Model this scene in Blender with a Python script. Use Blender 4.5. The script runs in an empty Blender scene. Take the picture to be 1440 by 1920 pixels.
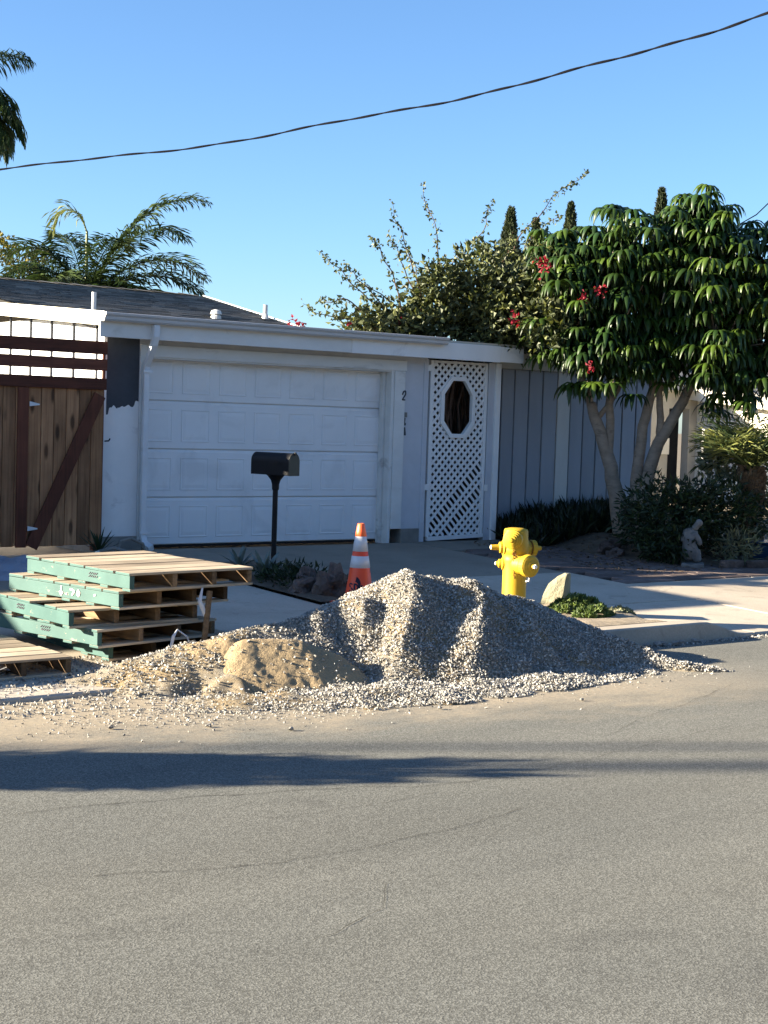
import bpy, bmesh, math, random
import numpy as np
from mathutils import Vector, Matrix, noise
random.seed(7); rng = np.random.default_rng(7)
R = math.radians
S = bpy.context.scene
COL = S.collection

# ------------------------------------------------------------------ camera, sky, sun, exposure
CAM_H, PITCH, ROLL, YAW, F_PX = 1.45756, 0.05859, 0.03208, 0.91822, 2884.0
fw = Vector((math.cos(YAW)*math.cos(PITCH), math.sin(YAW)*math.cos(PITCH), -math.sin(PITCH)))
rt = Vector((math.sin(YAW), -math.cos(YAW), 0)); up = rt.cross(fw)
rt2 = rt*math.cos(ROLL)+up*math.sin(ROLL); up2 = up*math.cos(ROLL)-rt*math.sin(ROLL)
cd = bpy.data.cameras.new('camera'); cam = bpy.data.objects.new('camera', cd); COL.objects.link(cam)
cd.sensor_fit = 'HORIZONTAL'; cd.sensor_width = 36; cd.lens = 36*F_PX/1440
cd.clip_start = 0.05; cd.clip_end = 3000
M3 = Matrix((rt2, up2, -fw)).transposed(); M4 = M3.to_4x4(); M4.translation = (0, 0, CAM_H)
cam.matrix_world = M4; S.camera = cam

SUN_EL, SUN_AZ = R(16.7), R(151.5)           # azimuth of the sun, from +X towards +Y
sdir = Vector((math.cos(SUN_AZ)*math.cos(SUN_EL), math.sin(SUN_AZ)*math.cos(SUN_EL), math.sin(SUN_EL)))
W = bpy.data.worlds.new('World'); S.world = W; W.use_nodes = True
nt = W.node_tree; nt.nodes.clear()
sky = nt.nodes.new('ShaderNodeTexSky'); sky.sky_type = 'NISHITA'; sky.sun_disc = False
sky.sun_elevation = SUN_EL; sky.sun_rotation = math.atan2(sdir.x, sdir.y)
sky.altitude = 50; sky.air_density = 0.9; sky.dust_density = 0.5; sky.ozone_density = 5.0
bg = nt.nodes.new('ShaderNodeBackground'); bg.inputs[1].default_value = 0.051
wo = nt.nodes.new('ShaderNodeOutputWorld')
nt.links.new(sky.outputs[0], bg.inputs[0]); nt.links.new(bg.outputs[0], wo.inputs[0])
sl = bpy.data.lights.new('sun', 'SUN'); sl.energy = 5.0; sl.angle = R(0.5); sl.color = (1, .875, .68)
so = bpy.data.objects.new('sun', sl); COL.objects.link(so)
so.rotation_euler = (-sdir).to_track_quat('-Z', 'Y').to_euler(); so.location = sdir*60
S.view_settings.view_transform = 'Standard'; S.view_settings.look = 'None'
S.view_settings.gamma = 1; S.view_settings.exposure = 2.42; S.view_settings.use_curve_mapping = False
S.render.engine = 'CYCLES'

# ------------------------------------------------------------------ materials
def node(t, k, **kw):
    n = t.nodes.new(k)
    for a, b in kw.items(): setattr(n, a, b)
    return n
def ramp(t, src, stops):
    n = t.nodes.new('ShaderNodeValToRGB'); e = n.color_ramp.elements
    while len(e) < len(stops): e.new(.5)
    for i, (p, c) in enumerate(stops):
        e[i].position = p; e[i].color = (c[0], c[1], c[2], 1) if len(c) == 3 else c
    t.links.new(src, n.inputs[0]); return n.outputs[0]
def mixc(t, fac, a, b, mode='MIX'):
    n = t.nodes.new('ShaderNodeMix'); n.data_type = 'RGBA'; n.blend_type = mode
    for s, v in ((n.inputs[0], fac), (n.inputs[6], a), (n.inputs[7], b)):
        if hasattr(v, 'links'): t.links.new(v, s)
        elif isinstance(v, tuple): s.default_value = (*v[:3], 1)
        else: s.default_value = v
    return n.outputs[2]
def noi(t, vec, scale, detail=6, rough=.6, dist=0):
    n = t.nodes.new('ShaderNodeTexNoise'); n.inputs['Scale'].default_value = scale
    n.inputs['Detail'].default_value = detail; n.inputs['Roughness'].default_value = rough
    n.inputs['Distortion'].default_value = dist
    if vec is not None: t.links.new(vec, n.inputs['Vector'])
    return n.outputs['Fac']
def mapv(t, vec, scale=(1, 1, 1), loc=(0, 0, 0)):
    n = t.nodes.new('ShaderNodeMapping'); n.inputs['Scale'].default_value = scale; n.inputs['Location'].default_value = loc
    t.links.new(vec, n.inputs[0]); return n.outputs[0]
def newmat(name, rough=.8, spec=.3):
    m = bpy.data.materials.new(name); m.use_nodes = True; t = m.node_tree
    b = t.nodes['Principled BSDF']; b.inputs['Roughness'].default_value = rough
    b.inputs['Specular IOR Level'].default_value = spec
    tc = t.nodes.new('ShaderNodeTexCoord')
    return m, t, b, tc.outputs['Object']
def bump(t, b, h, strength=.3, dist=.01):
    n = t.nodes.new('ShaderNodeBump'); n.inputs['Strength'].default_value = strength; n.inputs['Distance'].default_value = dist
    t.links.new(h, n.inputs['Height']); t.links.new(n.outputs[0], b.inputs['Normal'])
def sc(c, k): return tuple(max(0, min(1, v*k)) for v in c)
def simple(name, c, rough=.75, var=.25, scale=8, bs=.2, bd=.005, spec=.3, island=0, stretch=(1, 1, 1), stain=None, metal=0, obrand=0):
    m, t, b, oc = newmat(name, rough, spec)
    v = mapv(t, oc, stretch)
    if obrand:
        oi = node(t, 'ShaderNodeObjectInfo')
        a = node(t, 'ShaderNodeVectorMath', operation='MULTIPLY_ADD'); t.links.new(oi.outputs['Random'], a.inputs[0])
        a.inputs[1].default_value = (37, 53, 71); t.links.new(v, a.inputs[2]); v = a.outputs[0]
    n1 = noi(t, v, scale, 8, .65)
    col = ramp(t, n1, [(.3, sc(c, 1-var)), (.7, sc(c, 1+var))])
    if stain:
        n2 = noi(t, mapv(t, oc, stretch, (3.1, 7.7, 1.3)), stain[1], 5, .6, .6)
        col = mixc(t, ramp(t, n2, [(stain[2], (0, 0, 0)), (stain[2]+.12, (1, 1, 1))]), col, stain[0])
    if island or obrand:
        src = node(t, 'ShaderNodeNewGeometry').outputs['Random Per Island'] if island else oi.outputs['Random']
        k = island or obrand
        col = mixc(t, 1.0, col, ramp(t, src, [(0, (1-k,)*3), (1, (1, 1, 1))]), 'MULTIPLY')
    t.links.new(col, b.inputs['Base Color']); b.inputs['Metallic'].default_value = metal
    if bs: bump(t, b, noi(t, v, scale*6, 6, .7), bs, bd)
    return m

def asphalt_mat():
    m, t, b, oc = newmat('asphalt', .95, .06)
    fine = noi(t, oc, 260, 3, .8); mid = noi(t, oc, 55, 4, .7); big = noi(t, mapv(t, oc, (.35, 1, 1)), .55, 5, .55)
    vo = node(t, 'ShaderNodeTexVoronoi'); vo.inputs['Scale'].default_value = 165; t.links.new(oc, vo.inputs['Vector'])
    chip = ramp(t, vo.outputs['Color'], [(.22, (.055, .054, .049)), (.5, (.142, .138, .124)), (.82, (.31, .302, .272))])
    col = mixc(t, .42, chip, ramp(t, fine, [(.35, (.048, .046, .041)), (.62, (.245, .238, .212))]))
    col = mixc(t, .30, col, ramp(t, mid, [(.3, (.10, .096, .085)), (.7, (.195, .188, .168))]))
    col = mixc(t, 1.0, col, ramp(t, big, [(.3, (.84, .85, .86)), (.72, (1.13, 1.11, 1.08))]), 'MULTIPLY')
    wheel = noi(t, mapv(t, oc, (.06, 1.1, 1)), 1, 4, .6); stain = noi(t, mapv(t, oc, (1, 1, 1), (5, 2, 0)), 1.3, 6, .62, .8)
    col = mixc(t, 1.0, col, ramp(t, wheel, [(.35, (.90,)*3), (.65, (1.07,)*3)]), 'MULTIPLY')
    col = mixc(t, 1.0, col, ramp(t, stain, [(.60, (1,)*3), (.72, (.80, .80, .81))]), 'MULTIPLY')
    # pale tan dust tracked out from the heap along the kerb
    sx = node(t, 'ShaderNodeSeparateXYZ'); t.links.new(oc, sx.inputs[0])
    def mr(o, a, c):
        n = node(t, 'ShaderNodeMapRange'); n.interpolation_type = 'SMOOTHSTEP'; t.links.new(o, n.inputs[0])
        n.inputs[1].default_value = a; n.inputs[2].default_value = c; return n.outputs[0]
    def mu(a, c, op='MULTIPLY'):
        n = node(t, 'ShaderNodeMath', operation=op)
        for s, v in ((n.inputs[0], a), (n.inputs[1], c)):
            if hasattr(v, 'links'): t.links.new(v, s)
            else: s.default_value = v
        return n.outputs[0]
    dn = noi(t, mapv(t, oc, (.8, 1.6, 1)), 2.4, 7, .7)
    yy = mu(sx.outputs[1], mu(sx.outputs[0], .16), 'ADD')
    yy = mu(yy, mu(mu(dn, .5, 'SUBTRACT'), 1.5), 'ADD')
    dust = mu(mr(yy, 7.35, 8.5), mr(sx.outputs[0], 9.6, 6.8))
    dust = mu(dust, ramp(t, noi(t, oc, 30, 5, .7), [(.3, (.45,)*3), (.6, (1,)*3)]))
    col = mixc(t, 1.0, col, (.965, 1.0, 1.01), 'MULTIPLY')
    col = mixc(t, mu(dust, .85), col, (.40, .33, .235))
    t.links.new(col, b.inputs['Base Color'])
    hh = mu(vo.outputs['Distance'], mu(fine, .6), 'ADD')
    bump(t, b, hh, .35, .003)
    return m
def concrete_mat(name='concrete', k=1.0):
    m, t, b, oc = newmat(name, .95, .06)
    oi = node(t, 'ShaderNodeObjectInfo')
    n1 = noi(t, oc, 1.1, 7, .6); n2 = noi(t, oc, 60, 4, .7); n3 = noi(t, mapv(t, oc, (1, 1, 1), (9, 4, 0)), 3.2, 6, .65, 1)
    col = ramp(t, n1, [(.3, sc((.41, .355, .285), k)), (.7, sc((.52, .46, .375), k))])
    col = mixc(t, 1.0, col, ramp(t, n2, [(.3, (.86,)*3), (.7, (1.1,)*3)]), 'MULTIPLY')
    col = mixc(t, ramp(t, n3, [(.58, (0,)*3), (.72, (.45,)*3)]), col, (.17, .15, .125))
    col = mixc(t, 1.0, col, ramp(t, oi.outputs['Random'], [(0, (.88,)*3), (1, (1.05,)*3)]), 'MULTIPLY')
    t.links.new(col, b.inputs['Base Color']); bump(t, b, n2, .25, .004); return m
def wood_mat(name, c, c2, rough=.8, grain=(40, 40, 1.2), knots=True):
    m, t, b, oc = newmat(name, rough, .25)
    oi = node(t, 'ShaderNodeObjectInfo')
    a = node(t, 'ShaderNodeVectorMath', operation='MULTIPLY_ADD'); t.links.new(oi.outputs['Random'], a.inputs[0])
    a.inputs[1].default_value = (11, 17, 23); t.links.new(oc, a.inputs[2])
    n1 = noi(t, mapv(t, a.outputs[0], grain), 1, 8, .65, .6)
    col = ramp(t, n1, [(.3, c2), (.68, c)])
    if knots:
        vo = node(t, 'ShaderNodeTexVoronoi'); vo.inputs['Scale'].default_value = 1
        g = tuple(2.4 if q < 5 else 8.5 for q in grain)
        t.links.new(mapv(t, a.outputs[0], g), vo.inputs['Vector'])
        col = mixc(t, ramp(t, vo.outputs['Distance'], [(.13, (.95,)*3), (.27, (0,)*3)]), col, sc(c2, .35))
    n2 = noi(t, a.outputs[0], 1.7, 5, .6)
    col = mixc(t, 1.0, col, ramp(t, n2, [(.3, (.62,)*3), (.7, (1.15,)*3)]), 'MULTIPLY')
    col = mixc(t, 1.0, col, ramp(t, oi.outputs['Random'], [(0, (.55, .52, .50)), (.5, (.85, .80, .74)), (1, (1.15, 1.12, 1.08))]), 'MULTIPLY')
    t.links.new(col, b.inputs['Base Color']); bump(t, b, n1, .35, .004); return m
def shingle_mat():
    m, t, b, oc = newmat('roof_shingles', .92, .15)
    n1 = noi(t, mapv(t, oc, (7, 7, 7)), 1, 4, .7); n2 = noi(t, oc, 140, 3, .7)
    g = node(t, 'ShaderNodeNewGeometry').outputs['Random Per Island']
    col = ramp(t, g, [(0, (.12, .115, .108)), (.5, (.20, .192, .18)), (1, (.33, .318, .295))])
    col = mixc(t, .35, col, ramp(t, n1, [(.3, (.05,)*3), (.7, (.14, .138, .13))]))
    col = mixc(t, 1.0, col, ramp(t, n2, [(.3, (.7,)*3), (.7, (1.2,)*3)]), 'MULTIPLY')
    t.links.new(col, b.inputs['Base Color']); bump(t, b, n2, .4, .004); return m
def leaf_mat(name, c, rough=.45, var=.5, trans=.25, spec=.4, perobj=False):
    m, t, b, oc = newmat(name, rough, spec)
    g = node(t, 'ShaderNodeNewGeometry').outputs['Random Per Island']
    col = ramp(t, g, [(0, sc(c, 1-var)), (.6, c), (1, (min(1, c[0]*(1+var)*1.15), min(1, c[1]*(1+var)), c[2]))])
    n = noi(t, oc, 3, 4, .6)
    col = mixc(t, 1.0, col, ramp(t, n, [(.3, (.75,)*3), (.7, (1.15,)*3)]), 'MULTIPLY')
    if perobj: col = mixc(t, 1.0, col, ramp(t, node(t, 'ShaderNodeObjectInfo').outputs['Random'], [(0, (.5, .55, .6)), (.55, (.9, .9, .9)), (1, (1.7, 1.45, 1.1))]), 'MULTIPLY')
    t.links.new(col, b.inputs['Base Color'])
    tr = node(t, 'ShaderNodeBsdfTranslucent'); t.links.new(mixc(t, 1.0, col, (1, 1, .55), 'MULTIPLY'), tr.inputs[0])
    mx = node(t, 'ShaderNodeMixShader'); mx.inputs[0].default_value = trans
    out = t.nodes['Material Output']
    t.links.new(b.outputs[0], mx.inputs[1]); t.links.new(tr.outputs[0], mx.inputs[2]); t.links.new(mx.outputs[0], out.inputs[0])
    return m
def stone_mat(name, stops, scale=60):
    m, t, b, oc = newmat(name, .9, .2)
    g = node(t, 'ShaderNodeNewGeometry').outputs['Random Per Island']
    col = ramp(t, g, stops)
    n = noi(t, oc, scale, 4, .7)
    col = mixc(t, 1.0, col, ramp(t, n, [(.3, (.8,)*3), (.7, (1.12,)*3)]), 'MULTIPLY')
    t.links.new(col, b.inputs['Base Color']); return m
def green_paint():
    m, t, b, oc = newmat('pallet_green_paint', .6, .35)
    oi = node(t, 'ShaderNodeObjectInfo')
    a = node(t, 'ShaderNodeVectorMath', operation='MULTIPLY_ADD'); t.links.new(oi.outputs['Random'], a.inputs[0])
    a.inputs[1].default_value = (11, 17, 23); t.links.new(oc, a.inputs[2])
    n1 = noi(t, a.outputs[0], 3.5, 6, .6); n2 = noi(t, mapv(t, a.outputs[0], (1, .45, 1)), 22, 6, .72)
    col = ramp(t, n1, [(.3, (.027, .078, .072)), (.7, (.046, .112, .102))])
    col = mixc(t, ramp(t, noi(t, a.outputs[0], 48, 5, .7), [(.58, (0,)*3), (.72, (.6,)*3)]), col, (.035, .09, .075))
    col = mixc(t, ramp(t, n2, [(.63, (0,)*3), (.67, (1,)*3)]), col, (.24, .22, .165))
    t.links.new(col, b.inputs['Base Color']); bump(t, b, n2, .3, .003); return m

MT = dict(
 asphalt=asphalt_mat(), concrete=concrete_mat(), shadeconcrete=concrete_mat('stained_shaded_concrete', .62), shingle=shingle_mat(),  # the darker concrete copy carries both dirt and the house's shade
 soil=simple('soil', (.13, .10, .07), .95, .35, 6, .6, .02),
 palesoil=simple('dusty_soil', (.30, .245, .175), .95, .25, 9, .6, .015),
 yard=simple('yard_earth', (.17, .14, .10), .95, .3, 2, .4, .02),
 crack=simple('crack_fill', (.03, .028, .025), .95, .3, 30, 0),
 white=simple('white_wall_paint', (.74, .74, .73), .7, .05, 3, .12, .003, stain=((.50, .50, .50), 2.3, .62)),
 door=simple('white_door_enamel', (.75, .76, .77), .5, .03, 2.5, .06, .002, spec=.3, stain=((.66, .67, .68), 1.3, .56)),
 trim=simple('weathered_white_trim', (.66, .66, .64), .7, .08, 5, .15, .003, stretch=(.4, 1, 1), stain=((.38, .37, .35), 2.6, .60)),
 cream=simple('cream_paint', (.80, .76, .64), .65, .05, 3, .1, .003),
 gutter=simple('grey_gutter_enamel', (.47, .48, .49), .45, .07, 4, .05, .002, spec=.5),
 spout=simple('downspout_enamel', (.62, .64, .66), .5, .08, 5, .06, .002, spec=.5, stain=((.42, .42, .42), 5, .62)),
 stucco=simple('bluegrey_stucco', (.52, .54, .58), .9, .07, 3, .35, .004, stain=((.40, .41, .44), 1.8, .6)),
 darkpaint=simple('charcoal_paint', (.055, .062, .075), .85, .12, 6, .25, .004),
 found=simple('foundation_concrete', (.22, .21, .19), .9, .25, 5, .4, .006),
 boardwall=simple('greyblue_wall_boards', (.34, .36, .40), .8, .08, 2.5, .15, .003, stretch=(1, 1, .25), obrand=.12),
 boardpale=simple('pale_wall_board', (.62, .61, .58), .8, .08, 2.5, .15, .003, stretch=(1, 1, .25)),
 tan=simple('tan_beam_paint', (.46, .43, .36), .8, .1, 3, .15, .003),
 dark=simple('dark_interior', (.02, .02, .022), .9, .3, 4, 0),
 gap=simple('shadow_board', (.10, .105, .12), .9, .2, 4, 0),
 redwood=wood_mat('redwood_stain', (.17, .060, .038), (.085, .03, .02), grain=(3, 40, 40), knots=False),
 redwoodv=wood_mat('redwood_stain_vertical', (.21, .075, .045), (.11, .04, .026), knots=False),
 picket=wood_mat('weathered_picket_wood', (.52, .285, .15), (.25, .125, .064)),
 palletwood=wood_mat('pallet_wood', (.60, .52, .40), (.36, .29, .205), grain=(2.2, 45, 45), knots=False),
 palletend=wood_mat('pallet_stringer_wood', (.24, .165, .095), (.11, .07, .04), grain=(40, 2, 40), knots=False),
 green=green_paint(),
 black=simple('black_powder_coat', (.008, .008, .010), .55, .3, 12, .05, .002, spec=.22),
 olive=simple('dull_mailbox_door', (.030, .029, .022), .5, .2, 12, .05, .002, spec=.4),
 yellow=simple('hydrant_yellow', (.44, .29, .02), .5, .08, 10, .25, .004, spec=.3, stain=((.27, .15, .03), 13, .60)),
 rust=simple('rusty_chain', (.16, .06, .02), .8, .4, 40, .3, .002),
 paintwhite=simple('worn_white_paint', (.72, .70, .62), .7, .2, 30, .1, .002),
 orange=simple('cone_orange', (.80, .075, .022), .45, .08, 6, .05, .002, spec=.45),
 orangetop=simple('cone_orange_tip', (.95, .14, .04), .4, .05, 6, .03, .002, spec=.5),
 reflect=simple('reflective_white_collar', (.56, .58, .61), .35, .05, 9, .05, .002, spec=.6),
 navy=simple('navy_print', (.012, .012, .03), .6, .1, 9, 0),
 brick=simple('paver_brick', (.185, .145, .13), .95, .25, 9, .4, .004, spec=.06, obrand=.35),
 gravel=stone_mat('crushed_gravel', [(0, (.17, .163, .15)), (.3, (.285, .275, .252)), (.75, (.38, .363, .328)), (1, (.52, .50, .455))]),
 gravelbed=simple('gravel_fines', (.34, .305, .245), .95, .3, 30, 1.0, .02, spec=.05, stain=((.36, .275, .165), 1.6, .46)),
 sand=simple('damp_sand', (.31, .232, .135), .95, .14, 7, .8, .02),
 rockdark=simple('dark_lava_rock', (.16, .12, .10), .95, .5, 7, .9, .03, obrand=.4),
 rockpale=simple('pale_boulder', (.27, .255, .175), .9, .22, 6, .8, .02, stain=((.17, .155, .10), 5, .56)),
 rockgrey=simple('grey_cobble', (.30, .28, .25), .9, .3, 9, .5, .01, obrand=.3),
 statue=simple('weathered_cast_stone', (.15, .15, .145), .9, .3, 9, .5, .01, stain=((.10, .11, .11), 7, .56)),
 tarp=simple('blue_grey_tarp', (.26, .28, .33), .6, .15, 3, .3, .02),
 bluepot=simple('blue_glazed_planter', (.035, .09, .20), .4, .25, 5, .1, .004, spec=.5),
 bark=simple('smooth_grey_bark', (.26, .205, .155), .85, .25, 6, .5, .008, stretch=(1, 1, 2.2), stain=((.13, .10, .08), 5, .6)),
 palmbark=simple('palm_bark', (.20, .14, .085), .95, .4, 12, .9, .02),
 stem=simple('vine_stem', (.10, .06, .04), .9, .3, 20, 0),
 cable=simple('cable_sheath', (.006, .006, .008), .9, .2, 20, 0, spec=.05),
 pole=simple('pole_timber', (.14, .10, .07), .9, .3, 5, .5, .01, stretch=(8, 8, 1)),
 pipe=simple('vent_pipe', (.60, .60, .58), .6, .1, 9, 0),
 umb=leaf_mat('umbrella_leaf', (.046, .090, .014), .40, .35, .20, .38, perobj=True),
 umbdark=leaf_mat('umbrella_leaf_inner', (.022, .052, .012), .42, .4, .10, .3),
 vine=leaf_mat('vine_leaf', (.085, .105, .045), .55, .5, .22),
 petal=leaf_mat('crimson_bract', (.26, .012, .030), .6, .35, .35),
 palm=leaf_mat('palm_leaf', (.040, .070, .026), .5, .5, .2),
 palmpale=leaf_mat('pale_palm_leaf', (.17, .20, .070), .5, .4, .3),
 tips=leaf_mat('olive_foliage', (.19, .175, .04), .6, .4, .3),
 cypress=leaf_mat('cypress_foliage', (.030, .045, .018), .7, .45, .1),
 shrub=leaf_mat('dark_shrub_leaf', (.022, .042, .015), .5, .45, .15),
 cover=leaf_mat('dark_ground_cover', (.014, .024, .010), .5, .5, .1),
 agave=leaf_mat('agave_leaf', (.16, .20, .18), .5, .25, .05),
 succ=leaf_mat('succulent_leaf', (.115, .175, .055), .5, .4, .15),
 greyleaf=leaf_mat('grey_green_leaf', (.20, .22, .14), .6, .4, .2),
)

# ------------------------------------------------------------------ mesh helpers
class MB:
    def __init__(s): s.v = []; s.f = []; s.m = []
    def add(s, vs, fs, mi=0):
        o = len(s.v); s.v += [tuple(q) for q in vs]
        s.f += [tuple(i+o for i in f) for f in fs]; s.m += [mi]*len(fs); return s
    def box(s, x0, x1, y0, y1, z0, z1, mi=0):
        return s.add([(x0, y0, z0), (x1, y0, z0), (x1, y1, z0), (x0, y1, z0), (x0, y0, z1), (x1, y0, z1), (x1, y1, z1), (x0, y1, z1)],
                     [(0, 3, 2, 1), (4, 5, 6, 7), (0, 1, 5, 4), (1, 2, 6, 5), (2, 3, 7, 6), (3, 0, 4, 7)], mi)
    def bar(s, a, b, w, h, up=(0, 0, 1)):
        a = Vector(a); b = Vector(b); d = (b-a).normalized(); u = Vector(up); sx = d.cross(u).normalized(); u = sx.cross(d)
        vs = [p+sx*i*w/2+u*j*h/2 for p in (a, b) for i, j in ((-1, -1), (1, -1), (1, 1), (-1, 1))]
        return s.add(vs, [(0, 1, 2, 3)[::-1], (4, 5, 6, 7), (0, 4, 5, 1)[::-1], (1, 5, 6, 2)[::-1], (2, 6, 7, 3)[::-1], (3, 7, 4, 0)[::-1]][:6])
    def prism(s, poly, ax, t0, t1):
        # poly: 2D points; ax 'x': (y,z) extruded along x; 'y': (x,z); 'z': (x,y)
        def P(a, b, t): return {'x': (t, a, b), 'y': (a, t, b), 'z': (a, b, t)}[ax]
        n = len(poly); vs = [P(a, b, t0) for a, b in poly]+[P(a, b, t1) for a, b in poly]
        fs = [tuple(range(n)), tuple(range(2*n-1, n-1, -1))]+[(i, i+n, (i+1) % n+n, (i+1) % n) for i in range(n)]
        return s.add(vs, fs)
    def tube(s, path, rad, n=8, cap=True):
        path = [Vector(p) for p in path]
        if not hasattr(rad, '__len__'): rad = [rad]*len(path)
        d = (path[1]-path[0]).normalized(); a = d.orthogonal().normalized(); vs = []
        for i, p in enumerate(path):
            d2 = (path[min(i+1, len(path)-1)]-path[max(i-1, 0)]).normalized()
            a = (a-d2*a.dot(d2)).normalized(); b = d2.cross(a)
            vs += [p+(a*math.cos(2*math.pi*k/n)+b*math.sin(2*math.pi*k/n))*rad[i] for k in range(n)]
        fs = [(i*n+k, i*n+(k+1) % n, (i+1)*n+(k+1) % n, (i+1)*n+k) for i in range(len(path)-1) for k in range(n)]
        if cap: fs += [tuple(range(n-1, -1, -1)), tuple((len(path)-1)*n+k for k in range(n))]
        return s.add(vs, fs)
    def lathe(s, prof, o=(0, 0, 0), ax=(0, 0, 1), n=24):
        o = Vector(o); d = Vector(ax).normalized(); a = d.orthogonal().normalized(); b = d.cross(a); vs = []
        for r, z in prof:
            vs += [o+d*z+(a*math.cos(2*math.pi*k/n)+b*math.sin(2*math.pi*k/n))*max(r, .0004) for k in range(n)]
        m = len(prof)
        fs = [(i*n+k, i*n+(k+1) % n, (i+1)*n+(k+1) % n, (i+1)*n+k) for i in range(m-1) for k in range(n)]
        fs += [tuple(range(n-1, -1, -1)), tuple((m-1)*n+k for k in range(n))]
        return s.add(vs, fs)

ORG = {}
def obj(name, mb, mats, parent=None, smooth=False, bevel=0, local=False, kind=None, fix=True):
    """one mesh object; world-space vertices unless local, moved into the frame of the parent thing"""
    o0 = ORG.get(parent.name, Vector()) if parent else Vector()
    if local: o0 = Vector()
    me = bpy.data.meshes.new(name)
    if isinstance(mb, MB):
        me.from_pydata([(x-o0.x, y-o0.y, z-o0.z) for x, y, z in mb.v], [], mb.f)
    else:
        V, F = mb; me.from_pydata((np.asarray(V)-np.array(o0)).tolist(), [], F if isinstance(F, list) else F.tolist())
    if not isinstance(mats, (list, tuple)): mats = [mats]
    for q in mats: me.materials.append(MT[q])
    if isinstance(mb, MB) and len(mats) > 1: me.polygons.foreach_set('material_index', mb.m)
    if fix and isinstance(mb, MB):
        bm = bmesh.new(); bm.from_mesh(me); bmesh.ops.recalc_face_normals(bm, faces=bm.faces); bm.to_mesh(me); bm.free()
    if smooth: me.shade_smooth(); 
    o = bpy.data.objects.new(name, me); COL.objects.link(o)
    if parent: o.parent = parent; ORG[o.name] = ORG.get(parent.name, Vector())
    if bevel:
        b = o.modifiers.new('bevel', 'BEVEL'); b.width = bevel; b.segments = 2; b.limit_method = 'ANGLE'; b.angle_limit = R(40)
    if kind: o['kind'] = kind
    return o
def tag(o, label, cat, group=None):
    o['label'] = label; o['category'] = cat
    if group: o['group'] = group
    return o
def thing(name, loc, label, cat, group=None, rz=0):
    o = bpy.data.objects.new(name, None); COL.objects.link(o); o.location = loc; o.rotation_euler = (0, 0, rz)
    o.empty_display_size = .1; ORG[o.name] = Vector(loc)
    return tag(o, label, cat, group)
def share(name, me, parent, loc, rot=(0, 0, 0), scale=1):
    o = bpy.data.objects.new(name, me); COL.objects.link(o); o.parent = parent; o.location = Vector(loc)-ORG[parent.name]
    o.rotation_euler = rot; o.scale = (scale,)*3 if not hasattr(scale, '__len__') else scale
    return o
def N(x, y, z=0): return noise.noise(Vector((x, y, z)))
def fbm(x, y, z=0, o=4):
    s = 0; a = 1
    for i in range(o): s += a*N(x, y, z+i*7.3); x *= 2.03; y *= 2.03; z *= 2.03; a *= .5
    return s

# leaves: arrays of base, direction, side normal, length, width -> folded two-triangle blades
def blades(P, Dv, U, L, Wd, fold=.25, bend=.15):
    P = np.asarray(P); n = len(P)
    Dv = Dv/np.linalg.norm(Dv, axis=1, keepdims=True)
    Sd = np.cross(Dv, U); Sd /= np.linalg.norm(Sd, axis=1, keepdims=True)+1e-9
    Nn = np.cross(Sd, Dv); L = np.asarray(L)[:, None]; Wd = np.asarray(Wd)[:, None]
    V = np.empty((n, 4, 3))
    V[:, 0] = P; V[:, 2] = P+Dv*L-Nn*L*bend
    mid = P+Dv*L*.45
    V[:, 1] = mid+Sd*Wd/2+Nn*Wd*fold; V[:, 3] = mid-Sd*Wd/2+Nn*Wd*fold
    b = np.arange(n)[:, None]*4
    F = np.concatenate([b+np.array([[0, 1, 2]]), b+np.array([[0, 2, 3]])])
    return V.reshape(-1, 3), F
def joinmesh(lst):
    Vs, Fs, o = [], [], 0
    for V, F in lst: Vs.append(V); Fs.append(F+o); o += len(V)
    return np.concatenate(Vs), np.concatenate(Fs)
def rdir(n, upbias=0.):
    d = rng.normal(size=(n, 3)); d[:, 2] += upbias; return d/np.linalg.norm(d, axis=1, keepdims=True)
def cloud(c, rad, n, L, Wd, shell=.55, upbias=.2, lump=.35, seed=0, droop=0):
    """leaves spread through an uneven ellipsoid, denser towards the outside, with gaps"""
    c = np.array(c); rad = np.array(rad); d = rdir(n*2)
    lumps = np.array([1+lump*fbm(q[0]*1.7+seed, q[1]*1.7, q[2]*1.7, 3) for q in d])
    r = (shell+(1-shell)*rng.random(n*2)**.6)*lumps
    gap = np.array([N(q[0]*3.1*w+seed*3, q[1]*3.1*w, q[2]*3.1*w) for q, w in zip(d, r)])
    k = np.where(gap > -.22)[0][:n]
    P = c+d[k]*r[k][:, None]*rad
    o = d[k]*.8+rdir(len(k), upbias)*.9; o[:, 2] -= droop
    return blades(P, o, rdir(len(k)), L*(.6+.8*rng.random(len(k))), Wd*(.6+.8*rng.random(len(k))))
def rock_mesh(n=1, rough=.28, seed=0, sub=1):
    bm = bmesh.new(); bmesh.ops.create_icosphere(bm, subdivisions=sub, radius=1)
    for v in bm.verts:
        v.co *= 1+rough*N(v.co.x*1.6+seed*5.1, v.co.y*1.6, v.co.z*1.6+seed)*1.6+rough*.4*N(v.co.x*4+seed, v.co.y*4, v.co.z*4)
    V = np.array([v.co[:] for v in bm.verts]); F = np.array([[v.index for v in f.verts] for f in bm.faces]); bm.free(); return V, F
def rotm(n):
    q = rng.normal(size=(n, 4)); q /= np.linalg.norm(q, axis=1, keepdims=True); w, x, y, z = q.T
    return np.stack([np.stack([1-2*(y*y+z*z), 2*(x*y-z*w), 2*(x*z+y*w)], 1), np.stack([2*(x*y+z*w), 1-2*(x*x+z*z), 2*(y*z-x*w)], 1), np.stack([2*(x*z-y*w), 2*(y*z+x*w), 1-2*(x*x+y*y)], 1)], 1)
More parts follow.
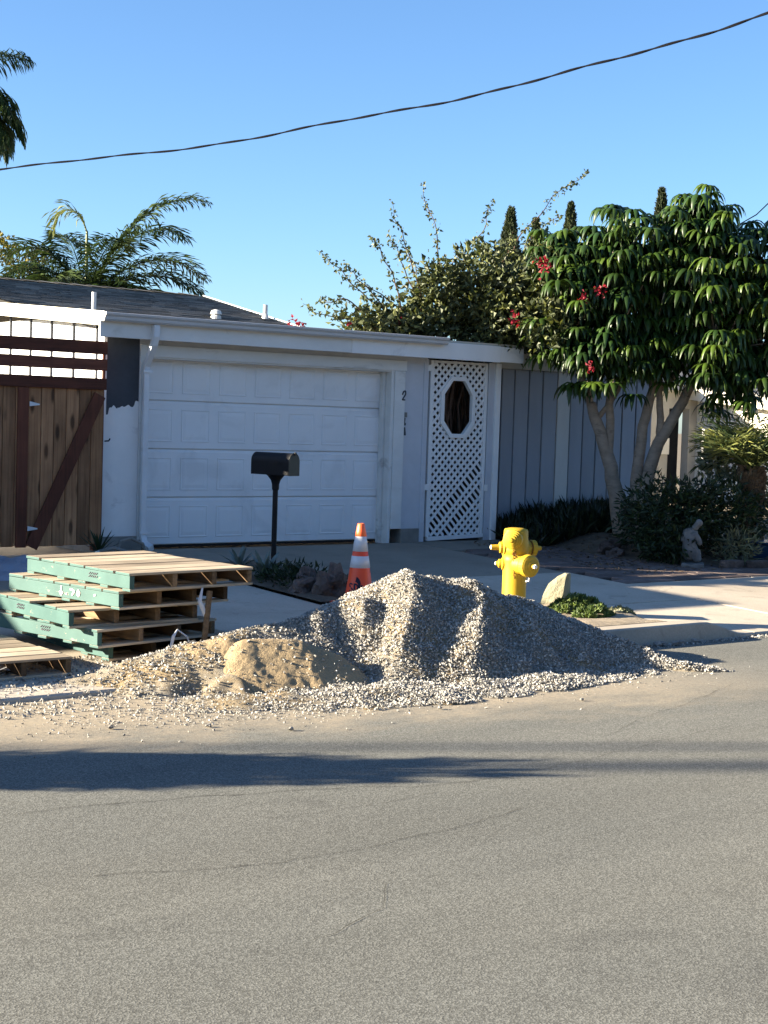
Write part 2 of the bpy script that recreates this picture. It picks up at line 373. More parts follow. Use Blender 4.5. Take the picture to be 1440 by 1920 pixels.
ROCKS = [rock_mesh(1, .42, i, 1) for i in range(6)]
def low_rocks():
    out = []
    for i in range(8):
        V = rng.normal(size=(8, 3)); V /= np.linalg.norm(V, axis=1, keepdims=True); V *= (.75+.5*rng.random((8, 1)))*np.array([1, .8, .62])
        bm = bmesh.new(); [bm.verts.new(v) for v in V]; bmesh.ops.convex_hull(bm, input=bm.verts)
        bmesh.ops.delete(bm, geom=[v for v in bm.verts if not v.link_faces], context='VERTS')
        bm.verts.index_update(); bmesh.ops.triangulate(bm, faces=bm.faces); bm.verts.index_update()
        out.append((np.array([v.co[:] for v in bm.verts]), np.array([[v.index for v in f.verts] for f in bm.faces]))); bm.free()
    return out
LOWR = low_rocks()
def scatter_stones(P, size):
    P = np.asarray(P); lst = []; k = rng.integers(0, len(LOWR), len(P))
    for j, (V, F) in enumerate(LOWR):
        q = np.where(k == j)[0]
        if not len(q): continue
        A = rotm(len(q)); W_ = np.einsum('nij,vj->nvi', A, V)*size[q][:, None, None]+P[q][:, None, :]
        lst.append((W_.reshape(-1, 3), (F[None]+np.arange(len(q))[:, None, None]*len(V)).reshape(-1, 3)))
    return joinmesh(lst)

# ------------------------------------------------------------------ ground levels
KY, ROADZ = 8.45, -.27
def G(x, y):
    if y < KY: return ROADZ
    return min(0.0, -.25+.0395*(y-KY))

# ------------------------------------------------------------------ the setting: earth, road, kerb, paving
def struct(name, mb, m, parent=None, **k):
    o = obj(name, mb, m, parent, **k)
    if not parent: o['kind'] = 'structure'
    return o
mb = MB(); mb.add([(-900, -900, -.42), (900, -900, -.42), (900, 900, -.42), (-900, 900, -.42)], [(0, 1, 2, 3)]); struct('ground', mb, 'yard')
mb = MB()
for (ya, yb) in ((KY, 14.78), (14.78, 70)):
    mb.add([(-60, ya, G(0, ya)-.05), (90, ya, G(0, ya)-.05), (90, yb, G(0, yb)-.05), (-60, yb, G(0, yb)-.05)], [(0, 1, 2, 3)])
struct('yard', mb, 'yard')
mb = MB(); mb.add([(-90, -2.7, ROADZ), (120, -2.7, ROADZ), (120, KY+.02, ROADZ), (-90, KY+.02, ROADZ)], [(0, 1, 2, 3)])
road = struct('road', mb, 'asphalt')
def crack(pts, w):
    P = []
    for a, b in zip(pts[:-1], pts[1:]):
        for i in range(14): P.append(Vector(a).lerp(Vector(b), i/14))
    mb = MB(); L = []; 
    for i, p in enumerate(P):
        j = .035*fbm(p.x*4+w*900, p.y*4, 0, 4); q = Vector((p.x+j*.4, p.y+j)); ww = w*(.35+1.0*abs(N(p.x*9, p.y*9, 3)))
        L += [(q.x, q.y-ww, ROADZ+.003), (q.x, q.y+ww, ROADZ+.003)]
    mb.add(L, [(2*i, 2*i+2, 2*i+3, 2*i+1) for i in range(len(P)-1)])
    obj('crack', mb, 'crack', road)
for pts, w in [([(2.72, 6.1), (3.4, 6.0), (4.3, 5.75)], .0036), ([(2.6, 5.1), (3.3, 4.9), (4.2, 4.95), (4.75, 5.05)], .0032),
               ([(4.3, 5.75), (5.4, 5.6), (6.3, 5.75), (7.2, 5.9)], .0022), ([(6.2, 6.02), (6.8, 6.3), (7.4, 6.5), (8.4, 6.9)], .0022),
               ([(2.9, 4.1), (3.3, 4.25), (3.5, 4.5)], .0025), ([(4.2, 5.85), (4.5, 5.6), (5.1, 5.55)], .003), ([(3.6, 5.5), (4.1, 5.45), (4.6, 5.5)], .002)]:
    crack(pts, w)

drive = bpy.data.objects.new('driveway', None); COL.objects.link(drive); drive['kind'] = 'structure'
walk = bpy.data.objects.new('sidewalk', None); COL.objects.link(walk); walk['kind'] = 'structure'
def slab(x0, x1, y0, y1, parent, name='concrete_slab', m='concrete'):
    g = .006; x0 += g; x1 -= g; y0 += g; y1 -= g; mb = MB(); n = .0 
    dz = random.uniform(-.004, .004)
    a, b = G(0, y0)+dz, G(0, y1)+dz
    mb.add([(x0, y0, a-.1), (x1, y0, a-.1), (x1, y1, b-.1), (x0, y1, b-.1), (x0, y0, a), (x1, y0, a), (x1, y1, b), (x0, y1, b)],
           [(0, 3, 2, 1), (4, 5, 6, 7), (0, 1, 5, 4), (1, 2, 6, 5), (2, 3, 7, 6), (3, 0, 4, 7)])
    obj(name, mb, m, parent, bevel=.006)
PX0, PX1, PY1 = 7.3, 9.85, 10.02       # planting pocket round the hydrant
for x0, x1 in ((-8, -5.2), (-5.2, -2.4), (-2.4, .4), (.4, 2.9), (2.9, 5.3), (5.3, 7.7)):
    slab(x0, x1, 10.1, 12.4, drive); slab(x0, x1, 12.4, 14.6, drive, m='shadeconcrete')
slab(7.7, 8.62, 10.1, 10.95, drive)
slab(8.62, 11.7, 10.1, 12.0, drive); slab(8.62, 11.7, 12.0, 14.72, drive, m='shadeconcrete')
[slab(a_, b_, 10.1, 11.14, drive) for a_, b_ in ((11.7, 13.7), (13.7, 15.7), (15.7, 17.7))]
slab(7.7, 8.62, 13.5, 14.72, drive, m='shadeconcrete'); slab(11.7, 13.1, 13.95, 14.74, drive, m='shadeconcrete')
for x0, x1 in ((-8, -5), (-5, -2), (-2, 1), (1, 4), (4, 5.6), (5.6, PX0)): slab(x0, x1, KY+.16, 10.1, walk)
for x0, x1 in ((PX1, 11.6), (11.6, 14.2), (14.2, 17), (17, 20), (20, 23)): slab(x0, x1, KY+.16, 10.1, walk)
slab(PX0, PX1, PY1, 10.1, walk)
# kerb: full height round the pocket, a low lip across the driveways
def kerb(xs, hs):
    mb = MB(); ring = []
    for x, h in zip(xs, hs):
        zt = ROADZ+h; ring.append([(x, KY+.165, zt-.2), (x, KY+.165, zt+.004), (x, KY+.03, zt), (x, KY+.012, zt-.012), (x, KY-.012 if h > .08 else KY-.0, ROADZ-.05)])
    vs = [p for r in ring for p in r]; n = 5
    fs = [(i*n+k, i*n+k+1, (i+1)*n+k+1, (i+1)*n+k) for i in range(len(xs)-1) for k in range(n-1)]
    fs += [tuple(range(n)), tuple(range((len(xs)-1)*n, len(xs)*n))]
    return mb.add(vs, fs)
kb = bpy.data.objects.new('kerb', None); COL.objects.link(kb); kb['kind'] = 'structure'
def sm(a, b, t): t = max(0, min(1, t)); t = t*t*(3-2*t); return a+(b-a)*t
xs = [PX0-.5+i*.1 for i in range(6)]; obj('kerb_stone', kerb(xs, [sm(.03, .15, (x-PX0+.5)/.5) for x in xs]), 'concrete', kb)
obj('kerb_stone', kerb([PX0+.008, 8.6], [.15, .15]), 'concrete', kb)
xs = [8.61+i*.1 for i in range(20)]; obj('kerb_stone', kerb(xs, [sm(.15, .028, (x-9.85)/.55) for x in xs]), 'concrete', kb)
for a, b in ((10.52, 13), (13.01, 16), (16.01, 19), (19.01, 22), (-8, -4), (-3.99, 0), (.01, 3.5), (3.51, 6.79)):
    obj('kerb_stone', kerb([a, b], [.028, .028]), 'concrete', kb)
# soil in the pocket and in the strip beside the mailbox
def soil_patch(name, x0, x1, y0, y1, zf, n=26):
    mb = MB(); vs = []; 
    for j in range(n+1):
        for i in range(n+1):
            x = x0+(x1-x0)*i/n; y = y0+(y1-y0)*j/n; e = min(i, n-i, j, n-j)
            vs.append((x, y, zf(x, y)+(.03*fbm(x*3, y*3, 1) if e else 0)))
    mb.add(vs, [(j*(n+1)+i, j*(n+1)+i+1, (j+1)*(n+1)+i+1, (j+1)*(n+1)+i) for j in range(n) for i in range(n)])
    return struct(name, mb, 'palesoil' if name == 'planting_pocket' else 'soil', smooth=True)
soil_patch('planting_pocket', PX0, PX1, KY+.165, PY1, lambda x, y: sm(-.125, G(x, y)-.012, (x-9.6)/.25)+.012)
soil_patch('mailbox_bed', 7.7, 8.62, 10.95, 13.5, lambda x, y: G(x, y)+.02)
def bedz(x, y):
    d = min(max((x-13.1)/1.0, 0), 1)*min(max((y-11.6-.35*max(0, 14.2-x))/1.2, 0), 1)
    return G(x, y)-.02+.17*d*d*(3-2*d)
soil_patch('garden_bed', 12.9, 22, 11.2, 15.18, bedz, 40)
# brick pavers between driveway and garden bed
pav = bpy.data.objects.new('paved_path', None); COL.objects.link(pav); pav['kind'] = 'structure'; ORG[pav.name] = Vector()
mb = MB(); mb.add([(11.7, 11.14, G(0, 11.14)-.035), (16.5, 11.14, G(0, 11.14)-.035), (16.5, 13.95, G(0, 13.95)-.035), (11.7, 13.95, G(0, 13.95)-.035)], [(0, 1, 2, 3)])
obj('sand_joint', mb, 'gravelbed', pav)
mb = MB(); mb.box(-.195, .195, -.095, .095, -.03, .03); bk = obj('brick', mb, 'brick', pav, bevel=.008); bme = bk.data
bk_first = True; tilt = math.atan(.0395); row = 0; y = 11.25
while y < 13.9:
    x = 11.9 - (.2 if row % 2 else 0)
    while x < 16.4:
        if x > 11.85 and bedz(x, y) < G(x, y)+.02:
            o = bk if bk_first else share('brick', bme, pav, (0, 0, 0))
            if not bk_first: md = o.modifiers.new('bevel', 'BEVEL'); md.width = .008; md.segments = 1
            o.location = (x, y, G(x, y)-.024+random.uniform(-.002, .002)); o.rotation_euler = (tilt+random.uniform(-.004, .004), random.uniform(-.004, .004), random.uniform(-.012, .012))
            bk_first = False
        x += .4
    y += .2; row += 1

# ------------------------------------------------------------------ the garage
FY = 14.78
H = thing('garage_house', (10.3, FY, 0), 'white low garage building with grey gutter and shingled roof behind the driveway', 'house')
mb = MB().box(7.54, 8.03, FY, FY+.2, .14, 2.46).box(11.38, 11.9, FY, FY+.2, .16, 2.46).box(8.03, 11.38, FY, FY+.2, 2.10, 2.46)
obj('front_wall', mb, 'stucco', H)
mb = MB().box(7.56, 7.7, FY+.2, 22, 0, 2.5).box(11.76, 11.88, FY+.2, 19, 0, 2.46).box(7.7, 11.76, 18.9, 19.0, 0, 2.4)
obj('side_wall', mb, 'white', H)
for a_ in ((7.5, 8.0, FY-.02, FY+.2, -.06, .14), (11.545, 11.83, FY-.025, FY+.2, -.06, .16), (7.5, 7.7, FY+.203, 22, -.06, .13)): obj('foundation', MB().box(*a_), 'found', H, bevel=.006)
# half-finished paint: white below, charcoal above
nx = 30; top = [1.50+.035*fbm(i*.23, 2.2, 0, 4)+(.05*(i/nx) if i < nx-3 else .09)-(.06 if i < 3 else 0) for i in range(nx+1)]
mb = MB(); x0, x1 = 7.542, 7.93
for i in range(nx):
    a = x0+(x1-x0)*i/nx; b = x0+(x1-x0)*(i+1)/nx
    mb.add([(a, FY-.004, .142), (b, FY-.004, .142), (b, FY-.004, top[i+1]), (a, FY-.004, top[i])], [(0, 1, 2, 3)])
obj('fresh_paint', mb, 'white', H)
mb = MB()
for i in range(nx):
    a = x0+(x1-x0)*i/nx; b = x0+(x1-x0)*(i+1)/nx
    mb.add([(a, FY-.002, top[i]-.01), (b, FY-.002, top[i+1]-.01), (b, FY-.002, 2.45), (a, FY-.002, 2.45)], [(0, 1, 2, 3)])
obj('old_paint', mb, 'darkpaint', H)
obj('corner_board', MB().box(7.505, 7.541, FY-.012, FY+.12, .14, 2.3), 'white', H)
# door casing and jambs
mb = MB().box(7.935, 8.035, FY-.022, FY+.0, .10, 2.10); obj('casing', mb, 'trim', H, bevel=.004)
mb = MB().box(11.385, 11.545, FY-.022, FY+.0, .16, 2.075); obj('casing', mb, 'trim', H, bevel=.004)
mb = MB().box(7.935, 11.56, FY-.024, FY+.0, 2.077, 2.205); obj('casing', mb, 'trim', H, bevel=.004)
mb = MB().box(11.34, 11.383, FY-.01, FY+.17, -.02, 2.09).box(11.30, 11.338, FY+.10, FY+.17, -.02, 2.08); obj('jamb', mb, 'trim', H, bevel=.003)
mb = MB().box(8.035, 11.338, FY+.0, FY+.17, 2.06, 2.098); obj('door_head', mb, 'trim', H)
# sectional door: 4 sections, 7 raised panels each
DX0, DX1, DY = 8.03, 11.36, FY+.175
door = obj('garage_door', MB().box(DX0, DX1, DY+.03, DY+.05, .015, 2.13), 'door', H)
zb = [.02, .545, 1.08, 1.612, 2.13]
for i in range(4):
    z0, z1 = zb[i]+.004, zb[i+1]-.004
    mb = MB(); yb, yf = DY+.028, DY
    mb.prism([(yb, z0), (yf+.008, z0), (yf, z0+.008), (yf, z1-.03), (yf+.006, z1-.022), (yf+.006, z1-.012), (yf+.012, z1), (yb, z1)], 'x', DX0, DX1)
    obj('section', mb, 'door', door)
    w = (DX1-DX0)/7
    for k in range(7):
        a = DX0+w*k+.055; b = DX0+w*(k+1)-.055; c, d = z0+.075, z1-.085
        mb = MB(); yy = [yf-.0012, yf-.007, yf-.0015, yf-.0015, yf-.006]; ins = [0, .008, .020, .026, .058]; vs = []
        for q, e in zip(yy, ins): vs += [(a+e, q, c+e), (b-e, q, c+e), (b-e, q, d-e), (a+e, q, d-e)]
        fs = [(r*4+s, r*4+(s+1) % 4, (r+1)*4+(s+1) % 4, (r+1)*4+s) for r in range(4) for s in range(4)]+[(16, 17, 18, 19)]
        mb.add(vs, fs); obj('panel', mb, 'door', door)
obj('door_seal', MB().box(DX0, DX1, DY+.004, DY+.03, -.004, .019), 'black', door)
# fascia, soffit, gutter, downspout
obj('soffit', MB().box(7.45, 13.05, 14.56, FY-.001, 2.43, 2.445), 'tan', H)
obj('fascia', MB().box(7.33, 10.55, 14.52, 14.558, 2.245, 2.445), 'trim', H, bevel=.004)
obj('fascia', MB().box(10.554, 12.86, 14.521, 14.559, 2.243, 2.445), 'white', H, bevel=.004)
obj('fascia', MB().box(12.862, 13.25, 14.524, 14.56, 2.25, 2.44), 'white', H, bevel=.004)
gp = [(14.518, 2.49), (14.518, 2.41), (14.45, 2.405), (14.43, 2.425), (14.425, 2.452), (14.405, 2.472), (14.40, 2.492), (14.41, 2.496), (14.415, 2.48)]
gt = obj('gutter', MB().prism(gp, 'x', 7.345, 11.93), 'gutter', H)
obj('end_cap', MB().prism([(14.519, 2.495), (14.519, 2.408), (14.45, 2.402), (14.425, 2.45), (14.398, 2.475), (14.398, 2.497)], 'x', 7.335, 7.344), 'gutter', gt)
ds = obj('downspout', MB().tube([(7.96, 14.49, 2.40), (7.96, 14.49, 2.28), (7.96, 14.52, 2.2), (7.97, 14.69, 1.98), (7.975, 14.705, 1.9), (7.975, 14.705, .16), (7.98, 14.66, .06), (8.0, 14.55, .02)], [.05, .048, .048, .045, .043, .043, .046, .05], 4), 'spout', H, bevel=.006)
for z in (1.9, .17): obj('strap', MB().box(7.92, 8.03, 14.655, 14.663, z, z+.03), 'spout', ds)
# the sunlit side with its rake board and battens
mb = MB()
def rakeboard(z0, z1, x0, x1, y0=14.525, y1=22, s=.0745):
    return MB().add([(x, y, z+s*(y-14.52)) for x in (x0, x1) for y, z in ((y0, z0), (y1, z0), (y1, z1), (y0, z1))],
                    [(0, 1, 2, 3), (4, 7, 6, 5), (0, 4, 5, 1), (1, 5, 6, 2), (2, 6, 7, 3), (3, 7, 4, 0)])
obj('rake_board', rakeboard(2.36, 2.50, 7.40, 7.435), 'cream', H)
obj('rake_trim', rakeboard(2.465, 2.51, 7.375, 7.398), 'cream', H)
obj('rake_soffit', rakeboard(2.43, 2.445, 7.437, 7.56), 'gap', H)
y = 15.02
while y < 20: obj('batten', MB().box(7.538, 7.558, y, y+.014, .14, 2.36+.0745*(y-14.52)), 'darkpaint', H); y += .56  # dark strips: the thin shade beside each batten put into their colour
# shingled roof behind: courses laid one over the other, hip at the right
def roofpt(x, y): return 3.315+.155*(y-21)
def HIP(y): return 12.35-(21-y)*.26
RO = obj('roof', MB().add([(7.5, 14.6, roofpt(0, 14.6)-.03), (HIP(14.6)-.02, 14.6, roofpt(0, 14.6)-.03), (12.33, 21, 3.285), (7.5, 21, 3.285), (7.5, 27, 2.3), (12.0, 27, 2.3)], [(0, 1, 2, 3), (3, 2, 5, 4), (1, 5, 2)]), 'shingle', H)
mb = MB(); k = 0; y = 14.6
while y < 20.98:
    y1 = min(y+.15, 20.99); z0 = roofpt(0, y)+.014; z1 = roofpt(0, y1+.02)+.002
    xr = HIP(y); x = 7.5-random.random()*.3
    while x < xr:
        w = random.uniform(.14, .42); a, b = max(7.5, x), min(x+w-.004, xr); dz = random.choice((0, 0, .005))
        if b-a > .02: mb.add([(a, y, z0+dz-.02), (b, y, z0+dz-.02), (b, y, z0+dz), (a, y, z0+dz), (b, y1+.02, z1), (a, y1+.02, z1)], [(0, 1, 2, 3), (3, 2, 4, 5)])
        x += w
    y += .15; k += 1
obj('shingles', mb, 'shingle', H, kind='stuff', fix=False)
mb = MB(); x = 7.5
while x < 12.08: mb.add([(x, 20.86, 3.325), (x+.29, 20.86, 3.31), (x+.29, 21, 3.335), (x, 21, 3.35), (x+.29, 21.14, 3.31), (x, 21.14, 3.325)], [(0, 1, 2, 3), (3, 2, 4, 5)]); x += .26
obj('ridge_cap', mb, 'shingle', H)
obj('hip_flashing', MB().tube([(12.33, 20.95, 3.33), (HIP(18), 18, roofpt(0, 18)+.02), (HIP(14.7), 14.7, roofpt(0, 14.7)+.02)], .010, 6), 'gutter', H)
for x, y, z0, z1, r in ((7.99, 16, 2.45, 2.82, .027), (11.33, 17.6, 2.76, 2.98, .03)): obj('vent_pipe', MB().lathe([(r*1.8, z0), (r*1.6, z0+.05), (r, z0+.1), (r, z1)], (x, y, 0), n=12), 'pipe', H)
obj('vent_cap', MB().lathe([(.07, 2.66), (.065, 2.73), (.045, 2.75), (.075, 2.755), (.06, 2.80), (.02, 2.815)], (10.2, 17, 0), n=14), 'pipe', H)
# roof deck over the breezeway, dark room behind the gate, corner post
obj('breezeway_roof', MB().box(7.44, 13.3, 14.56, 15.4, 2.447, 2.475), 'tan', H)
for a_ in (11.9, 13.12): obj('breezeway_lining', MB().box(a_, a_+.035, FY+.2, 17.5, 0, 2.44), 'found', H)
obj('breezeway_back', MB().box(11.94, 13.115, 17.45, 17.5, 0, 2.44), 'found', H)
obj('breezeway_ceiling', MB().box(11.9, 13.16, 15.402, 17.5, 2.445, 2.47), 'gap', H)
obj('gate_jamb', MB().box(11.84, 11.915, FY-.012, FY+.1, -.02, 2.243), 'stucco', H, bevel=.004)
obj('post', MB().box(12.90, 13.0, FY+.0, FY+.1, -.02, 2.243), 'stucco', H, bevel=.004)
obj('post_trim', MB().box(13.002, 13.085, FY-.03, FY+.1, -.02, 2.243), 'white', H, bevel=.004)
obj('yard_screen', MB().box(11.2, 16.3, 18.55, 18.6, 0, 2.7), 'boardwall', H)
# house numbers: one digit on the casing, weathered plates below on the wall
nb = MB()
for a, b in (((11.50, 1.79), (11.515, 1.83)), ((11.515, 1.83), (11.545, 1.84)), ((11.545, 1.84), (11.55, 1.80)), ((11.55, 1.80), (11.50, 1.73)), ((11.50, 1.73), (11.545, 1.73))):
    nb.bar((a[0]+.0, FY-.026, a[1]), (b[0]+.0, FY-.026, b[1]), .006, .016, (0, 1, 0)) if False else nb.bar((a[0], FY-.027, a[1]), (b[0], FY-.027, b[1]), .016, .006, (0, 1, 0))
obj('house_number', nb, 'darkpaint', H)
obj('number_plate', MB().box(11.56, 11.60, FY-.006, FY-.001, 1.52, 1.58), 'found', H)
obj('number_plate', MB().prism([(11.553, 1.42), (11.58, 1.42), (11.585, 1.44), (11.57, 1.46), (11.575, 1.51), (11.553, 1.52)], 'y', FY-.007, FY-.001), 'darkpaint', H)
obj('number_plate', MB().prism([(11.553, 1.30), (11.59, 1.30), (11.575, 1.40), (11.553, 1.40)], 'y', FY-.007, FY-.001), 'darkpaint', H)
# things seen through the octagon: stems in the dark passage
mb = MB()
for i in range(16):
    yy_ = random.uniform(14.98, 15.5); x = 12.40+(yy_-14.78)*.83+random.uniform(-.26, .22); mb.tube([(x, yy_, 0), (x+random.uniform(-.06, .06), yy_, 1.2), (x+random.uniform(-.14, .14), yy_+.03, 1.7), (x+random.uniform(-.22, .22), yy_+.05, 2.3)], random.uniform(.008, .032), 6)
tag(obj('bare_shrub', mb, 'stem'), 'tangled bare stems in the dark passage behind the lattice gate', 'shrub')

# ------------------------------------------------------------------ lattice gate
GX0, GX1, GZ0, GZ1, GY = 11.955, 12.885, .0, 2.235, FY+.02
gate = thing('lattice_gate', ((GX0+GX1)/2, GY, 0), 'tall white lattice gate with an octagonal opening right of the garage door', 'gate')
for a in ((GX0, GX0+.05, GZ0+.05, GZ1), (GX1-.045, GX1, GZ0+.05, GZ1), (GX0+.052, GX1-.047, GZ1-.03, GZ1)):
    obj('frame_rail', MB().box(a[0], a[1], GY-.02, GY+.02, a[2], a[3]), 'white', gate, bevel=.003)
obj('bottom_rail', MB().add([(GX0+.02, GY-.03, GZ0+.0), (GX1-.0, GY-.03, GZ0+.03), (GX1, GY-.03, GZ0+.075), (GX0+.02, GY-.03, GZ0+.05), (GX0+.02, GY+.02, GZ0), (GX1, GY+.02, GZ0+.03), (GX1, GY+.02, GZ0+.075), (GX0+.02, GY+.02, GZ0+.05)], [(0, 1, 2, 3), (4, 7, 6, 5), (0, 4, 5, 1), (1, 5, 6, 2), (2, 6, 7, 3), (3, 7, 4, 0)]), 'white', gate)
OCX, OCZ, OW, OH = 12.405, 1.665, .255, .36
oct_ = [(-.42, 1), (.42, 1), (1, .48), (1, -.52), (.42, -1), (-.42, -1), (-1, -.52), (-1, .48)]
mb = MB()
OI = [(OCX+a*(OW-.03), OCZ+b*(OH-.03)) for a, b in oct_]; OO = [(OCX+a*(OW+.022), OCZ+b*(OH+.022)) for a, b in oct_]
vs = [(x, GY-.035, z) for x, z in OI]+[(x, GY-.035, z) for x, z in OO]+[(x, GY+.02, z) for x, z in OI]+[(x, GY+.02, z) for x, z in OO]
for i in range(8):
    j = (i+1) % 8; mb.f += [(i, j, j+8, i+8), (i+16, i+24, j+24, j+16), (i, i+16, j+16, j), (i+8, j+8, j+24, i+24)]
mb.v = vs; mb.m = [0]*len(mb.f); obj('octagon_frame', mb, 'white', gate, bevel=.003)
def inoct(x, z): 
    a, b = abs(x-OCX)/OW, abs(z-OCZ)/OH
    return a < 1 and b < 1 and (a-.42)/.58+(b-.5)/.5 < 1
IX0, IX1, IZ0, IZ1 = GX0+.04, GX1-.035, GZ0+.06, GZ1-.02
pitch = .1015
for s, yo in ((1, -.008), (-1, .002)):
    k = 0; c = -1.2
    while c < 3.6:
        c += pitch; k += 1
        if s == 1 and k in (10, 13): continue
        # points along the slat: z = c + s*(x-IX0)
        runs = []; cur = None; n = 240
        for i in range(n+1):
            x = IX0+(IX1-IX0)*i/n; z = c+s*(x-IX0) if s == 1 else c-(x-IX0)
            ok = IZ0 <= z <= IZ1 and not inoct(x, z)
            if ok:
                if cur is None: cur = [(x, z), (x, z)]
                cur[1] = (x, z)
            elif cur: runs.append(cur); cur = None
        if cur: runs.append(cur)
        for a, b in runs:
            if abs(b[0]-a[0]) > .02: obj('lattice_slat', MB().bar((a[0], GY+yo, a[1]), (b[0], GY+yo, b[1]), .034, .007, (0, 1, 0)), 'white', gate)
for z in (2.10, .63): obj('hinge', MB().box(11.90, 11.975, GY-.034, GY-.022, z, z+.075), 'white', gate)
obj('latch', MB().box(12.875, 12.93, GY-.036, GY-.022, .62, .70), 'white', gate)

# ------------------------------------------------------------------ board wall right of the gate
BW = thing('board_wall', (14.7, 15.2, 0), 'grey blue wall of wide vertical boards behind the umbrella trees', 'wall')
bx = [13.17, 13.48, 13.71, 13.97, 14.22, 14.49, 14.74, 14.99, 15.25, 15.50, 15.75, 16.02, 16.28]
obj('backing', MB().box(13.17, 16.3, 15.225, 15.3, -.02, 2.3), 'gap', BW)
for i, (a, b) in enumerate(zip(bx[:-1], bx[1:])):
    obj('board', MB().box(a+.012, b-.012, 15.18+random.uniform(-.004, .004), 15.222, .0, 2.2), 'boardpale' if i == 5 else 'boardwall', BW, bevel=.004)
obj('beam', MB().box(13.09, 16.35, 15.12, 15.3, 2.202, 2.30), 'tan', BW, bevel=.005)
obj('ledger', MB().box(13.09, 16.35, 15.15, 15.3, 2.302, 2.42), 'tan', BW)
obj('eave', MB().box(13.2, 16.6, 14.9, 18.5, 2.422, 2.47), 'shingle', BW)
obj('return_wall', MB().box(16.3, 16.4, 15.23, 19, 0, 2.42), 'boardwall', BW)

# ------------------------------------------------------------------ neighbouring house on the right
NH = thing('neighbour_house', (26, 21, 0), 'cream sunlit house with dark doorway behind the right hand trees', 'house')
obj('front_wall', MB().box(22, 25.1, 22.8, 23, 0, 2.3).box(25.1, 26, 22.8, 23, 1.95, 2.3).box(25.75, 26, 22.8, 23, 0, 1.95), 'tan', NH)
obj('doorway', MB().box(25.1, 25.75, 23.1, 23.2, 0, 1.95), 'dark', NH)
obj('side_wall', MB().box(26, 26.2, 16, 22.8, 0, 2.25), 'cream', NH)
for y in (21.4, 20.2, 19): obj('batten', MB().box(25.975, 25.998, y, y+.06, 0, 1.95), 'tan', NH)
dr = obj('door', MB().box(25.965, 25.998, 21.75, 22.6, 0, 1.95), 'trim', NH); obj('door_panel', MB().box(25.955, 25.964, 21.9, 22.45, .9, 1.4), 'gap', dr)
def slope_strip(x0, x1, ya, za, yb, zb, t):
    return MB().add([(x, y, z) for x in (x0, x1) for y, z in ((ya, za), (yb, zb), (yb, zb+t), (ya, za+t))], [(0, 1, 2, 3), (4, 7, 6, 5), (0, 4, 5, 1), (1, 5, 6, 2), (2, 6, 7, 3), (3, 7, 4, 0)])
obj('rake_board', slope_strip(25.6, 25.65, 23.4, 2.21, 15.5, 1.50, .25), 'cream', NH)
obj('roof', slope_strip(25.655, 34, 23.6, 2.47, 15.4, 1.74, .06), 'shingle', NH)
obj('roof', MB().add([(22, 22.4, 2.33), (26.5, 22.4, 2.33), (34, 26, 3.2), (22, 26, 3.2), (22, 26.1, 2.3), (34, 26.1, 2.3)], [(0, 1, 2, 3), (3, 2, 5, 4)]), 'shingle', NH)
obj('mail_slot', MB().box(24.83, 25.08, 22.74, 22.798, .95, 1.3), 'cream', NH)

# house wing to the left of the fence, outside the frame: its eave shades the forecourt
LW = thing('left_house', (0, 16, 0), 'low cream house wing left of the redwood fence', 'house')
obj('wall', MB().box(-9, 2.6, 14.7, 18.5, 0, 2.5), 'cream', LW)
obj('fascia', MB().box(-9.3, 3.35, 14.28, 14.32, 2.50, 2.665), 'trim', LW)
obj('roof', MB().box(-9.3, 3.35, 14.322, 18.9, 2.56, 2.67), 'shingle', LW)
for x in (-6, -2): w = obj('window', MB().box(x, x+1.6, 14.685, 14.699, .9, 1.9), 'dark', LW); obj('window_frame', MB().box(x-.06, x+1.66, 14.67, 14.684, .84, .9).box(x-.06, x+1.66, 14.67, 14.684, 1.9, 1.96), 'trim', w)

# ------------------------------------------------------------------ redwood fence and gate left of the garage
FNY = 14.66
FN = thing('wood_fence', (6, FNY, 0), 'redwood fence of weathered pickets with diagonal brace and open slats on top', 'fence')
x = 3.95
while x < 7.44:
    w = min(random.choice((.138, .140, .143)), 7.47-x); obj('picket', MB().box(x, x+w-.005, FNY+.0+random.uniform(-.003, .003), FNY+.02, .07+random.uniform(-.01, .01), 1.73), 'picket', FN, bevel=.005); x += w
obj('backing', MB().box(3.92, 7.47, FNY+.0215, FNY+.0255, .1, 1.70), 'redwoodv', FN)  # added sheet behind the pickets to stop sun leaking through the gaps
obj('rail', MB().box(3.92, 7.472, FNY-.035, FNY-.006, 1.695, 1.815), 'redwood', FN, bevel=.005)
for z0, z1 in ((1.895, 2.015), (2.065, 2.20)):
    obj('slat', MB().box(3.92, 7.475, FNY-.035, FNY-.004, z0, z1), 'redwood', FN, bevel=.005)
for x in (6.49, 5.0): obj('post', MB().box(x, x+.115, FNY-.032, FNY-.005, .06, 1.692), 'redwoodv', FN, bevel=.005)
mb = MB().bar((6.66, FNY-.022, .06), (7.40, FNY-.022, 1.64), .135, .03, (0, 1, 0)); obj('brace', mb, 'redwoodv', FN, bevel=.004)
for x in (7.385, 3.93): obj('end_post', MB().box(x, x+.09, FNY+.027, FNY+.11, 0, 1.69), 'redwoodv', FN)
for x in (7.44, 5.7): obj('slat_post', MB().box(x, x+.028, FNY-.003, FNY+.02, 1.735, 2.2), 'redwoodv', FN)
for z in (1.50, .23): obj('hinge', MB().prism([(6.612, z), (6.72, z+.015), (6.72, z+.028), (6.612, z+.05)], 'y', FNY-.038, FNY-.033), 'spout', FN)
obj('hook', MB().tube([(7.46, FNY-.03, 1.16), (7.50, FNY-.05, 1.165), (7.51, FNY-.06, 1.19)], .008, 6), 'black', FN)

